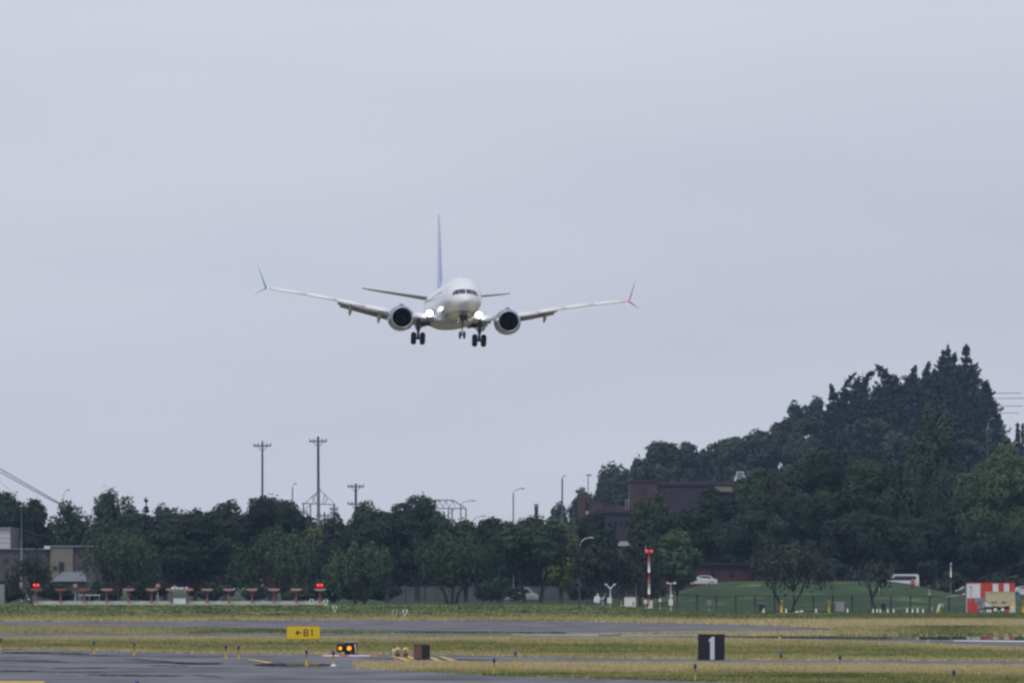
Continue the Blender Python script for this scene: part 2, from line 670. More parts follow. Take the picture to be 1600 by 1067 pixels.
# grass: blades standing on the ground
def grass_field(name, regions, seed):
    rg = np.random.default_rng(seed)
    allV, allT = [], []
    for (x0, x1, top, bot, dens, hgt, wid) in regions:
        ya, yb = min(top(x) for x in np.arange(x0, x1, 50)), max(bot(x) for x in np.arange(x0, x1, 50))
        Ya, Yb = gnd(800, yb).y, gnd(800, ya).y
        wX = (x1 - x0) / FPX * (Ya + Yb) / 2
        n = int(dens * wX * (Yb - Ya))
        u = rg.uniform(0, 1, n)
        Y = Ya + (Yb - Ya) * u
        px = rg.uniform(x0, x1, n)
        py = 911 + EYE_H * FPX / Y
        keep = (py > top(px)) & (py < bot(px))
        Y, px, py = Y[keep], px[keep], py[keep]
        X = (px - 800) / FPX * Y
        n = len(X)
        z = gz(X, Y)
        d = dryness(px, py) + rg.normal(0, 0.10, n)
        k = 3
        for j in range(k):
            h = hgt * rg.uniform(0.45, 1.3, n)
            w = wid * rg.uniform(0.6, 1.3, n)
            ang = rg.uniform(0, PI, n)
            ox = rg.normal(0, wid, n)
            oy = rg.normal(0, wid, n)
            lx = rg.normal(0, hgt * 0.4, n)
            ly = rg.normal(0, hgt * 0.4, n)
            ca, sa = np.cos(ang) * w / 2, np.sin(ang) * w / 2
            a = np.stack([X + ox - ca, Y + oy - sa, z - 0.01], 1)
            b = np.stack([X + ox + ca, Y + oy + sa, z - 0.01], 1)
            c = np.stack([X + ox + lx, Y + oy + ly, z + h], 1)
            allV.append(np.stack([a, b, c], 1).reshape(-1, 3))
            allT.append(np.repeat(np.clip(d, -0.3, 1), 3))
    Vv = np.concatenate(allV)
    T = np.concatenate(allT)
    Fv = np.arange(len(Vv)).reshape(-1, 3)
    o = link(name, np_mesh(name, Vv, Fv, tone=T), MATS['grass_ground'])
    return tag(o, 'short mown grass, green and straw coloured, beside the pavements', 'grass', kind='stuff')


cst = lambda v: (lambda x: v + 0 * np.asarray(x, float))
grass_field('grass', [
    (-60, 1660, cst(958), P1_top, 1.0, 0.16, 0.30),
    (1312, 1660, cst(958), P2_top, 2.0, 0.16, 0.25),
    (-60, 880, P1_bot, P2_top, 3.0, 0.12, 0.18),
    (960, 1312, P1_bot, P2_top, 3.0, 0.12, 0.18),
    (-60, 1660, P2_bot, T3_top, 7.0, 0.11, 0.12),
    (555, 1660, T3_bot, G3_bot, 14.0, 0.10, 0.08),
], 5)

# ------------------------------------------------------------------ the wooded hill
HXP = [(-400, -2), (0, -2), (14, 4), (32, 13), (48, 20), (64, 27), (80, 38), (97, 44), (113, 45), (121, 33), (130, 19), (140, 15), (165, 14), (300, 8), (600, -2)]


def hz(X, Y):
    base = np.interp(X, [p[0] for p in HXP], [p[1] for p in HXP])
    return -1.5 + (base + 1.5) * sst(Y, 1680, 2130) * (1 - 0.7 * sst(Y, 2500, 3300))


hx = np.linspace(-120, 620, 75)
hy = np.linspace(1600, 3400, 46)
HX, HY = np.meshgrid(hx, hy)
HZ = hz(HX, HY)
V = np.stack([HX.ravel(), HY.ravel(), HZ.ravel()], 1)
ii = np.arange(HX.size).reshape(HX.shape)
F = np.stack([ii[:-1, :-1].ravel(), ii[:-1, 1:].ravel(), ii[1:, 1:].ravel(), ii[1:, :-1].ravel()], 1)
hill = link('hill', np_mesh('hill', V, F, smooth=True), mat('hill_soil', (0.022, 0.034, 0.020), 0.95, noise=0.4, nscale=0.05))
tag(hill, kind='structure')

# ------------------------------------------------------------------ trees


def leaves(rg, C, N, size, stretch=0.5, hang=0.0, tone=None):
    """leaf-sized rhombi with centres C and normals N"""
    n = len(C)
    N = N / (np.linalg.norm(N, axis=1, keepdims=True) + 1e-9)
    R = rg.normal(0, 1, (n, 3))
    if hang:
        R = R * (1 - hang) + np.array([0, 0, -1.0]) * hang * 2
    T = R - N * np.sum(R * N, 1, keepdims=True)
    T /= np.linalg.norm(T, axis=1, keepdims=True) + 1e-9
    B = np.cross(N, T)
    s = (size * rg.uniform(0.6, 1.35, n))[:, None]
    P = np.stack([C + T * s, C + B * s * stretch, C - T * s, C - B * s * stretch], 1)
    if tone is None:
        tone = rg.uniform(0, 1, n)
    return P.reshape(-1, 3), np.repeat(tone, 4)


def broad_crown(rg, rx, h0, h1, leaf, cover=2.0, lobes=16, kind='dome', gappy=0.0):
    """a lobed crown of leaves between heights h0 and h1 and half width rx"""
    rz_ = (h1 - h0) / 2
    zc = (h0 + h1) / 2
    L = []
    for i in range(lobes):
        if i == 0:
            dv, k = np.array([0, 0, 1.0]), 0.55
        else:
            dv = rg.normal(0, 1, 3)
            dv /= np.linalg.norm(dv)
            k = rg.uniform(0.56, 0.74)
        if kind == 'dome' and dv[2] < -0.3:
            dv[2] *= 0.5
        lr = rg.uniform(0.24, 0.40) if i else 0.42
        wz = 1.0
        c = np.array([dv[0] * k * rx, dv[1] * k * rx, zc + dv[2] * k * rz_])
        if kind == 'dome' and c[2] < zc:
            c[0] *= 1.12
            c[1] *= 1.12
        elif kind == 'dome':
            c[0] *= 1.22
            c[1] *= 1.22
        if kind == 'oval':
            tt = (c[2] - h0) / (h1 - h0)
            f = 1.15 - 0.75 * max(0, tt - 0.45)
            c[0] *= f
            c[1] *= f
        L.append((c, lr))
    area = sum(4 * PI * (lr ** 2) * rx * (rx * 2 + rz_) / 3 for c, lr in L)
    C, N, T = [], [], []
    for c, lr in L:
        a = 4 * PI * (lr ** 2) * rx * (2 * rx + rz_) / 3
        n = int(cover * a / (leaf * leaf) * 0.62)
        d = rg.normal(0, 1, (n, 3))
        d /= np.linalg.norm(d, axis=1, keepdims=True)
        r = rg.uniform(0.55, 1.0, n) ** 0.6
        far = rg.uniform(0, 1, n) < 0.03
        r = np.where(far, r * rg.uniform(1.05, 1.3, n), r)
        # lumps on the lobe itself
        ph = rg.uniform(0, 6.28, 3)
        lump = 1 + 0.11 * np.sin(d[:, 0] * 5 + ph[0]) * np.sin(d[:, 1] * 5 + ph[1]) + 0.10 * np.sin(d[:, 2] * 8 + ph[2])
        S = np.array([lr * rx, lr * rx, lr * (0.5 * rx + 0.5 * rz_)])
        p = c + d * S * (r * lump)[:, None]
        nn = d + rg.normal(0, 0.36, (n, 3)) + np.array([0, 0, 0.25])
        C.append(p)
        N.append(nn)
        T.append(np.clip(rg.normal(0.5 + rg.uniform(-0.25, 0.25), 0.13, n), 0, 1))
    C = np.concatenate(C)
    N = np.concatenate(N)
    T = np.concatenate(T)
    keep = C[:, 2] > h0 - 0.4 + rg.uniform(0, 0.8, len(C))
    if kind == 'dome':
        keep &= C[:, 2] < h1 + 0.25 * rg.normal(0, 1, len(C)) * leaf * 3
    if gappy:
        g = np.sin(C[:, 0] * 1.9 + 1) * np.sin(C[:, 2] * 2.3 + 0.5) + np.sin(C[:, 1] * 1.5)
        keep &= (g < 1.2 - gappy) | (rg.uniform(0, 1, len(C)) < 0.25)
    C, N, T = C[keep], N[keep], T[keep]
    # inner leaves
    n = int(len(C) * 0.18)
    d = rg.normal(0, 1, (n, 3))
    d /= np.linalg.norm(d, axis=1, keepdims=True)
    p = d * (rg.uniform(0, 1, n) ** 0.4)[:, None] * np.array([rx, rx, rz_]) * 0.6 + np.array([0, 0, zc])
    V1, t1 = leaves(rg, C, N, leaf, 0.55, 0.0, T)
    V2, t2 = leaves(rg, p, d + rg.normal(0, 0.5, (n, 3)), leaf * 1.5, 0.6)
    V = np.concatenate([V1, V2])
    t = np.concatenate([t1, t2])
    return V, t, L


def willow_crown(rg, rx, h0, h1, leaf, cover=1.5, lobes=18):
    """a loose round crown of hanging twigs"""
    V, t = [], []
    rz_ = (h1 - h0) / 2
    zc = (h0 + h1) / 2
    n = int(cover * 4 * PI * rx * (2 * rx + rz_) / 3 / (leaf * leaf) * 0.42)
    ntw = max(40, n // 14)
    L = []
    for i in range(lobes):
        d = rg.normal(0, 1, 3)
        d /= np.linalg.norm(d)
        d[2] = abs(d[2]) * 0.9 - 0.15
        L.append((np.array([d[0] * rx * 0.66, d[1] * rx * 0.66, zc + d[2] * rz_ * 0.75]), rg.uniform(0.25, 0.4)))
    C, T = [], []
    for i in range(ntw):
        c, lr = L[rg.integers(len(L))]
        d = rg.normal(0, 1, 3)
        d /= np.linalg.norm(d)
        s = c + d * np.array([lr * rx, lr * rx, lr * rz_]) * rg.uniform(0.5, 1.1)
        m = 14
        ln = rg.uniform(0.12, 0.42) * (h1 - h0)
        tt = np.sort(rg.uniform(0, 1, m))
        out = np.array([s[0], s[1], 0]) / (rx + 1e-6)
        p = s + out * (tt[:, None] * rg.uniform(0.1, 0.6)) + np.array([0, 0, -1.0]) * (tt ** 1.4)[:, None] * ln + rg.normal(0, leaf * 0.7, (m, 3))
        C.append(p)
        T.append(np.clip(rg.normal(rg.uniform(0.25, 0.75), 0.18, m), 0, 1))
    C = np.concatenate(C)
    T = np.concatenate(T)
    C[:, 2] = np.maximum(C[:, 2], h0 - rg.uniform(0, 0.6, len(C)))
    N = C - np.array([0, 0, zc]) + rg.normal(0, rx * 0.5, C.shape)
    V, t = leaves(rg, C, N, leaf * 1.05, 0.42, 0.55, T)
    return V, t, L


def conifer_crown(rg, rx, h0, h1, leaf, lean=0.0, dense=1.0, wide_low=1.0):
    H = h1 - h0
    C, N, T, TA = [], [], [], []
    nw = int(9 + H * 0.75)
    for i in range(nw):
        t = (i + rg.uniform(-0.4, 0.4)) / nw
        t = min(max(t, 0.0), 0.985)
        z0 = h0 + t * H
        rr = rx * (1 - t) ** 0.85 * rg.uniform(0.55, 1.2) + 0.12
        cx = lean * rx * max(0, t - 0.72) ** 2 * 8
        nb = rg.integers(5, 8)
        a0 = rg.uniform(0, 6.28)
        for b in range(nb):
            a = a0 + b * 6.283 / nb + rg.normal(0, 0.25)
            ln = rr * rg.uniform(0.55, 1.15)
            m = int(max(6, dense * ln / leaf * 7.0))
            u = rg.uniform(0.02, 1, m)
            droop = -0.30 * ln * u + 0.36 * ln * u ** 2.6
            wdt = 0.22 * ln * (1 - u) + leaf * 0.35
            off = rg.normal(0, 1, m) * wdt
            p = np.stack([cx + np.cos(a) * u * ln - np.sin(a) * off, np.sin(a) * u * ln + np.cos(a) * off, z0 + droop + rg.normal(0, leaf * 0.35, m) - np.abs(off) * 0.3], 1)
            C.append(p)
            N.append(np.tile([0.25 * np.cos(a), 0.25 * np.sin(a), 1.0], (m, 1)) + rg.normal(0, 0.5, (m, 3)))
            T.append(np.clip(rg.normal(0.5, 0.25, m), 0, 1))
    # leader
    m = 40
    u = np.linspace(0.8, 1, m)
    cxs = lean * rx * np.maximum(0, u - 0.72) ** 2 * 8
    C.append(np.stack([cxs + rg.normal(0, leaf * 0.25, m), rg.normal(0, leaf * 0.25, m), h0 + u * H], 1))
    N.append(rg.normal(0, 1, (m, 3)))
    T.append(rg.uniform(0, 1, m))
    C = np.concatenate(C)
    N = np.concatenate(N)
    T = np.concatenate(T)
    V, t = leaves(rg, C, N, leaf, 0.42, 0.15, T)
    return V, t, []


def tree(name, label, cx, top, hw, D, kind, m, base=None, group='trees behind the airfield fence', seed=0, leaf=None, cover=2.0, lobes=26,
         gappy=0.0, lean=0.0, crown_base=None, trunks=None, zfun=gz1, share=False):
    """one tree: where it stands, how high its top shows, how wide its crown is"""
    rg = np.random.default_rng(seed * 77 + int(cx) + int(D))
    p = at(cx, top, D)
    zb = zfun(p.x, D)
    H = p.z - zb
    rx = hw / FPX * D
    leaf = leaf or max(0.20, D / FPX * 2.7)
    t = thing(name, label, 'tree', (p.x, D, zb), 0, group)
    h0 = crown_base if crown_base is not None else max(0.6, 0.09 * H)
    if kind == 'willow':
        Vv, tt, L = willow_crown(rg, rx, h0, H, leaf, cover)
    elif kind == 'conifer':
        Vv, tt, L = conifer_crown(rg, rx, h0 * 0.4, H, leaf, lean)
    else:
        Vv, tt, L = broad_crown(rg, rx, h0, H, leaf, cover, lobes, kind, gappy)
    if kind != 'conifer':                    # grow the crown to its measured height and spread
        kz = (H - h0) / (np.percentile(Vv[:, 2], 99.6) - h0)
        kx = rx / np.percentile(np.abs(Vv[:, 0]), 98.5)
        Vv = np.stack([Vv[:, 0] * kx, Vv[:, 1] * kx, h0 + (Vv[:, 2] - h0) * kz], 1)
        L = [(np.array([c[0] * kx, c[1] * kx, h0 + (c[2] - h0) * kz]), lr) for c, lr in L]
    mb = MB()
    tr = max(0.12, 0.022 * H)
    if trunks:
        for (dx, lx) in trunks:
            mb.tube([(dx, 0, -0.3), (dx + lx * 0.25, 0, H * 0.13), (dx + lx * 0.7, 0.1, H * 0.3), (dx + lx, 0.2, H * 0.55)], [tr * 1.3, tr, tr * 0.8, tr * 0.35], 7)
    else:
        mb.tube([(0, 0, -0.3), (0.05, 0, H * 0.2), (-0.05, 0.05, H * 0.5), (0.02, 0, H * (0.95 if kind == 'conifer' else 0.75))], [tr * 1.35, tr, tr * 0.7, tr * 0.12], 7)
    for c, lr in L[1:9]:
        z1 = min(H * 0.3, h0 * 1.2)
        mb.tube([(0, 0, z1), (c[0] * 0.5, c[1] * 0.5, (z1 + c[2]) / 2 + 0.2), tuple(c)], [tr * 0.6, tr * 0.35, tr * 0.1], 5, cap=False)
    mb.build('trunk', BARK, t)
    Fv = np.arange(len(Vv)).reshape(-1, 4)
    link('crown', np_mesh('crown', Vv, Fv, tone=tt), MATS[m], t)
    return t


# (label, cx, top, hw, D, kind, leaf material, options)
NEAR = [
    ('dark dense tree rising behind the white panel at the frame edge', 0, 768, 46, 1330, 'dome', 'leaf_dark', {}),
    ('dark rounded tree between the white panel and the thin lamp pole', 52, 782, 30, 1340, 'oval', 'leaf_dark', {}),
    ('loose gappy tree with sky showing through beside the thin lamp pole', 100, 784, 27, 1390, 'oval', 'leaf_mid', dict(cover=0.95, gappy=0.5)),
    ('small loose tree against the sky just beyond the lamp pole and cable end', 128, 800, 24, 1390, 'oval', 'leaf_mid', dict(cover=0.95, gappy=0.4)),
    ('tall airy green tree with ragged top above the beige building', 172, 768, 44, 1390, 'dome', 'leaf_mid', dict(cover=1.25, gappy=0.3)),
    ('narrow pointed evergreen standing among the broadleaf trees near the beige building', 228, 776, 27, 1260, 'conifer', 'leaf_conifer', {}),
    ('medium green tree filling the dip beside the narrow pointed evergreen', 258, 792, 36, 1330, 'dome', 'leaf_dark', dict(cover=1.6)),
    ('big nearly black round tree behind the orange antennas', 305, 803, 66, 1110, 'dome', 'leaf_dark', dict(cover=2.4)),
    ('dark tree shouldering above the big black round tree', 350, 786, 40, 1210, 'dome', 'leaf_dark', {}),
    ('dark smooth domed tree below the first tall utility pole', 422, 780, 58, 1200, 'dome', 'leaf_dark', dict(cover=2.4, lobes=26)),
    ('yellow flowering tree below the tallest utility pole', 500, 822, 26, 1210, 'dome', 'leaf_yellow', dict(cover=1.6)),
    ('small pointed dark tree beside the yellow flowering tree', 526, 805, 22, 1190, 'oval', 'leaf_dark', {}),
    ('dark tree with ragged top at the short utility pole', 570, 788, 38, 1205, 'oval', 'leaf_mid', {}),
    ('dark smooth domed tree beside the steel gantry', 652, 778, 50, 1200, 'dome', 'leaf_dark', dict(cover=2.4, lobes=26)),
    ('dark rounded tree in front of the ragged tree and the smooth dome', 605, 800, 44, 1160, 'dome', 'leaf_dark', {}),
    ('low green tree under the steel gantry', 728, 815, 42, 1215, 'dome', 'leaf_mid', {}),
    ('low pointed green tree behind the wide spreading willow, past the steel gantry', 768, 811, 28, 1200, 'oval', 'leaf_dark', {}),
    ('broad dark green tree on two stems beneath the curved street lamp', 828, 812, 52, 1150, 'dome', 'leaf_mid', dict(crown_base=3.0, trunks=[(-0.6, -1.2), (1.4, 1.0)])),
    ('yellowish green tree glowing at the edge of the broad dark tree', 877, 820, 26, 1165, 'oval', 'leaf_yellow', dict(cover=1.5)),
    ('small dark tree in front of the low brick wing', 930, 800, 30, 1230, 'dome', 'leaf_dark', {}),
    ('domed green tree in front of the corner of the brick building', 1026, 775, 40, 1240, 'dome', 'leaf_mid', {}),
    ('lighter bushy tree just beyond the red and white mast', 1058, 830, 32, 1130, 'oval', 'leaf_bright', {}),
    ('dark tree standing before the gabled brick wall and cream fascia', 1114, 765, 47, 1260, 'dome', 'leaf_dark', {}),
    ('dark tree covering the end of the brick building below its roof vent', 1188, 735, 44, 1260, 'dome', 'leaf_mid', {}),
    ('very broad dark tree, tallest of the clump below the hill', 1298, 708, 84, 1270, 'dome', 'leaf_mid', dict(lobes=34, cover=2.2)),
    ('green tree on the flank of the very broad tree', 1392, 722, 52, 1265, 'dome', 'leaf_mid', dict(lobes=22)),
    ('tall narrow tree standing high above its neighbours before the hill', 1456, 638, 38, 1330, 'dome', 'leaf_hill', dict(lobes=38, cover=1.7)),
    ('bright green full tree at the frame edge above the checkered shelter', 1572, 704, 74, 1210, 'dome', 'leaf_bright', dict(lobes=30)),
    ('dark tree filling the dip between the tall narrow tree and the bright full tree', 1492, 775, 48, 1235, 'dome', 'leaf_dark', {}),
    ('low dark tree in front of the very broad tree, above the lawn crest', 1345, 800, 62, 1195, 'dome', 'leaf_dark', {}),
    ('low dark tree beside the grey spreading tree, above the brick wall', 1180, 800, 55, 1225, 'dome', 'leaf_dark', dict(crown_base=2.6)),
    ('low dark tree above the parked white van', 1428, 808, 50, 1215, 'dome', 'leaf_dark', dict(crown_base=2.4)),
    ('low dark tree masking the lower half of the yellow flowering tree', 506, 850, 30, 1140, 'dome', 'leaf_dark', {}),
    ('low green tree behind the checkered shelter', 1545, 812, 48, 1185, 'dome', 'leaf_dark', dict(crown_base=2.4)),
]
for i, (lb, cx, top, hw, D, kd, m, o) in enumerate(NEAR):
    tree('evergreen_tree' if kd == 'conifer' else 'leafy_tree', lb, cx, top, hw, D, kd, m, seed=i, **o)

WIL = [
    ('small dull green willow in front of the grey-brown building', 48, 862, 36, 1085, 'leaf_dull', {}),
    ('light green willow in front of the beige building and the antennas', 186, 826, 62, 1085, 'leaf_willow', {}),
    ('wide light green willow below the smooth domed tree', 430, 830, 68, 1070, 'leaf_willow', {}),
    ('dull green willow with dark stem beside the red-lit last antenna', 562, 850, 54, 1060, 'leaf_willow', dict(trunks=[(-0.5, -0.8), (0.5, 0.9)])),
    ('wide spreading willow with a forked stem in the middle of the fence', 706, 834, 72, 1060, 'leaf_willow', dict(trunks=[(-0.4, -1.6), (0.4, 1.6), (0.0, 0.3)], crown_base=1.6)),
    ('low brownish willow behind the weather instruments', 945, 850, 54, 1075, 'leaf_dull', {}),
    ('drooping green tree just beyond the mast and above the pale box', 1000, 845, 40, 1100, 'leaf_dull', {}),
    ('grey spreading tree with two leaning stems beside the yellow post', 1240, 849, 64, 1055, 'leaf_dull', dict(trunks=[(-1.2, -1.8), (-0.4, 2.0)], crown_base=2.3)),
    ('low willow hiding the lower part of the small white roofed hut', 974, 862, 28, 1110, 'leaf_dull', dict(cover=2.2)),
    ('thin sparse tree with a bent stem behind the small white stakes', 1364, 872, 30, 1054, 'leaf_dull', dict(trunks=[(0.4, -1.0)], cover=0.9, crown_base=1.4)),
]
for i, (lb, cx, top, hw, D, m, o) in enumerate(WIL):
    o = dict(cover=2.0) | o
    tree('willow_tree', lb, cx, top, hw, D, 'willow', m, seed=100 + i, group='willows along the fence', **o)

# trees massed behind: only glimpsed between the others
rgx = random.Random(3)
protoB = [tree('background_tree', 'dark tree glimpsed between the nearer trees', -30 + k * 90, 838, 48, 1400, 'dome', 'leaf_dark', seed=200 + k, cover=1.5,
               group='trees massed behind the front row', crown_base=0.5) for k in range(4)]
for k in range(36):
    px = 40 + k * 44 + rgx.uniform(-14, 14)
    if px < 170:
        continue
    Y = rgx.uniform(1290, 1420)
    s = rgx.uniform(1.0, 1.28) * (1.0 if px < 880 else 0.6 if px < 1130 else 0.85)
    X = (px - 800) / FPX * Y
    dup(protoB[k % 4], (X, Y, gz1(X, Y)), rgx.uniform(0, 6), scale=(s, s, s * rgx.uniform(0.9, 1.05)))

for k in range(30):
    px = -70 + k * 40 + rgx.uniform(-12, 12)
    Y = rgx.uniform(1660, 1780)
    s = rgx.uniform(0.95, 1.15)
    dup(protoB[k % 4], ((px - 800) / FPX * Y, Y, 0), rgx.uniform(0, 6), scale=(s * 1.2, s * 1.2, s))

# undergrowth behind the fence
def bush(cx, hw, hgt, D, lb=None):
    rg = np.random.default_rng(int(cx * 3))
    X = (cx - 800) / FPX * D
    t = thing('bush', lb or 'low dark bush in the undergrowth below the trees', 'bush', (X, D, gz1(X, D)), 0, 'bushes under the trees')
    Vv, tt, L = broad_crown(rg, hw / FPX * D, -0.2, hgt, 0.26, 1.6, 9, 'dome')
    link('foliage', np_mesh('foliage', Vv, np.arange(len(Vv)).reshape(-1, 4), tone=tt), MATS['leaf_dark'], t)
    mb = MB()
    for k in range(5):
        mb.tube([(0.1 * k - 0.2, 0, -0.2), (0.3 * k - 0.6, 0.05 * k, hgt * 0.6)], [0.05, 0.02], 5)
    mb.build('stem', BARK, t)
    return t


protoU = [bush(90 + 70 * k, 34, 2.6 + 0.3 * k, 1120) for k in range(3)]
for k, px in enumerate([10, 556, 330, 395, 470, 520, 600, 780, 905, 1010, 1490, 1560, 1215, 1290]):
    Y = 1125 + (k * 37) % 60
    if px > 1200:
        Y = 1180
    X = (px - 800) / FPX * Y
    s = rgx.uniform(0.8, 1.2)
    dup(protoU[k % 3], (X, Y, gz1(X, Y)), k * 1.3, scale=(s, s, s))

# hill trees
def hz1(X, Y):
    return float(hz(X, Y))


HILL_SKY = [
    ('low rounded tree at the foot of the hill beside the tall lamp mast', 878, 787, 22, 1900, 'dome', {}),
    ('small tree stepping up the hill foot behind the brick chimney corner', 906, 764, 22, 1950, 'oval', dict(cover=1.3)),
    ('thin tree with a detached tuft at the foot of the hill', 940, 730, 17, 2000, 'oval', dict(cover=1.1, gappy=0.3)),
    ('ragged tree on the lower hill above the low brick wing', 968, 726, 30, 2020, 'dome', dict(cover=1.5)),
    ('round-headed tree, first of the joined pair on the lower skyline', 1028, 692, 34, 2080, 'dome', {}),
    ('round-headed tree, second of the joined pair on the lower skyline', 1070, 693, 30, 2080, 'dome', {}),
    ('broad tree on the skyline above the brick building roof', 1132, 686, 42, 2100, 'dome', {}),
    ('broad tree on the skyline next below the steep step of the hill', 1182, 675, 42, 2110, 'dome', {}),
    ('loose tree on the steep step of the hill skyline', 1243, 627, 22, 2130, 'oval', dict(cover=1.2, gappy=0.2)),
    ('dark tree joining the steep step to the cedars', 1276, 622, 26, 2130, 'dome', {}),
    ('round tree low at the hill foot, half hidden by the brick chimney', 922, 772, 26, 1930, 'dome', {}),
    ('leafy tree filling the hill foot above the brick chimney', 958, 742, 30, 2000, 'dome', {}),
    ('leafy tree joining the ragged tree to the paired round heads', 998, 716, 26, 2060, 'dome', {}),
    ('leafy tree joining the paired round heads to the skyline above the roof', 1098, 704, 26, 2085, 'dome', {}),
    ('short dark tree below the first cedar of the ridge', 1226, 655, 26, 2100, 'dome', {}),
]
for i, (lb, cx, top, hw, D, kd, o) in enumerate(HILL_SKY):
    tree('hill_tree', lb, cx, top, hw, D, kd, 'leaf_hill', seed=300 + i, zfun=hz1, group='trees on the hill skyline', leaf=0.5, **o)

CEDAR = [
    ('short cedar at the low end of the cedar ridge', 1302, 600, 34, 2140, -0.2),
    ('slender cedar with its tip bent over, next after the short one', 1320, 583, 31, 2150, 0.9),
    ('small cedar tucked between the two cedars with bent tips', 1335, 588, 31, 2145, 0.4),
    ('cedar with a strongly hooked tip on the ridge', 1348, 575, 34, 2150, 1.2),
    ('wide cedar with a flat spreading head on the ridge', 1387, 569, 53, 2150, -0.6),
    ('blunt cedar between the flat-headed one and the spire group', 1425, 571, 46, 2150, 0.2),
    ('small spire cedar in front of the triple spires', 1447, 565, 28, 2140, 0.3),
    ('first of the triple cedar spires near the summit', 1472, 547, 37, 2150, 0.1),
    ('middle and tallest of the triple cedar spires near the summit', 1481, 540, 31, 2160, 0.0),
    ('last of the triple cedar spires near the summit', 1490, 551, 31, 2150, 0.1),
    ('great cedar with the highest spire and broad skirts at the summit', 1510, 538, 57, 2140, 0.0),
    ('cedar with feathery upswept branches on the far drop of the hill', 1540, 592, 46, 2130, -0.4),
    ('pointed young cedar low beyond the drop of the hill', 1590, 661, 22, 2160, 0.0),
    ('pointed young cedar at the very frame edge beyond the drop of the hill', 1598, 663, 20, 2170, 0.0),
]
for i, (lb, cx, top, hw, D, ln) in enumerate(CEDAR):
    tree('cedar_tree', lb, cx, top, hw, D, 'conifer', 'leaf_conifer', seed=400 + i, zfun=hz1, group='cedars on the hill ridge', leaf=0.55, lean=ln)
tree('ivy_column_tree', 'upright ivy-clad column tree beside the great cedar', 1553, 645, 15, 2080, 'oval', 'leaf_hill', seed=450, zfun=hz1, group='trees on the hill skyline', leaf=0.5, cover=2.4)

protoH = [tree('hill_slope_tree', 'dark tree massed on the slope of the wooded hill', 1180 + 60 * k, 735 - 5 * k, 40, 2000, 'dome', 'leaf_hill', seed=500 + k, zfun=hz1,
               group='trees covering the hill slope', leaf=0.55, cover=1.6) for k in range(4)]
protoC = [tree('hill_slope_cedar', 'dark cedar massed on the slope below the ridge', 1400 + 60 * k, 911 - (hz1((600 + 60 * k) / FPX * 2060, 2060) + 14 - EYE_H) * FPX / 2060, 40, 2060, 'conifer', 'leaf_conifer', seed=520 + k, zfun=hz1,
               group='cedars covering the hill slope', leaf=0.6) for k in range(3)]
for rowi, (Y, lo, hi, n, sc) in enumerate([(2115, 1290, 1535, 15, 0.9), (2080, 1020, 1545, 20, 0.9), (2045, 960, 1550, 22, 0.95), (2005, 930, 1555, 18, 1.05), (1965, 920, 1575, 18, 1.05), (1920, 900, 1620, 18, 1.05), (1870, 890, 1640, 18, 1.0), (1815, 890, 1640, 17, 1.0), (1750, 880, 1640, 15, 1.0)]):
    for k in range(n):
        px = lo + (hi - lo) * (k + rgx.uniform(0.2, 0.8)) / n
        yy = Y + rgx.uniform(-18, 18)
        X = (px - 800) / FPX * yy
        con = px > 1285 and (rowi < 3 or (rowi < 6 and rgx.random() < 0.55))
        pr = protoC[k % 3] if con else protoH[k % 4]
        s = sc * rgx.uniform(0.8, 1.08) * (0.85 if rowi == 0 else 1.0)
        if px < 1010:
            s *= 0.62
        elif px < 1250:
            s *= 0.8
        dup(pr, (X, yy, hz1(X, yy) - 0.3), rgx.uniform(0, 6), scale=(s, s, s))

# ------------------------------------------------------------------ buildings
BRICK = mat('brick', (0.082, 0.052, 0.058), 0.9, noise=0.25, nscale=0.8)
BRICK2 = mat('brick_dark', (0.052, 0.044, 0.060), 0.9, noise=0.2, nscale=0.8)
BRICK3 = mat('brick_red', (0.095, 0.046, 0.050), 0.9, noise=0.25, nscale=0.8)
CREAM = mat('cream_wall', (0.22, 0.20, 0.165), 0.85, noise=0.2, nscale=0.7)
TAUPE = mat('taupe_wall', (0.10, 0.095, 0.095), 0.9, noise=0.2, nscale=0.7)
GREYW = mat('grey_wall', (0.30, 0.30, 0.31), 0.9, noise=0.2, nscale=0.7)
WHITE = mat('white_painted', (0.74, 0.75, 0.77), 0.55, noise=0.12, nscale=1.5)
ROOFG = mat('grey_roof', (0.15, 0.17, 0.185), 0.85, noise=0.2, nscale=1)
DARKW = mat('dark_opening', (0.02, 0.022, 0.028), 0.5)
GLASS = mat('dark_glass', (0.02, 0.025, 0.03), 0.08, spec=0.6)
STEEL = mat('grey_steel', (0.27, 0.28, 0.33), 0.6, metal=0.3)
PALE = mat('pale_steel', (0.45, 0.46, 0.48), 0.6, metal=0.2)
WOOD = mat('pole_wood', (0.24, 0.23, 0.28), 0.9, noise=0.3, nscale=2)
WIRE = mat('wire', (0.30, 0.30, 0.34), 0.6)


def bx(mb, D, x0, x1, y0, y1, depth=10.0, base=None, ref=None):
    """a block whose front, at distance D, shows between photo columns x0..x1 and rows y0..y1 (base: down to that height instead)"""
    a, b = at(x0, y0, D), at(x1, y1 if y1 is not None else y0 + 1, D)
    z0 = b.z if y1 is not None else base
    r = ref or Vector((0, 0, 0))
    mb.box(((a.x + b.x) / 2 - r.x, D + depth / 2 - r.y, (a.z + z0) / 2 - r.z), (abs(b.x - a.x), depth, abs(a.z - z0)))
    return mb


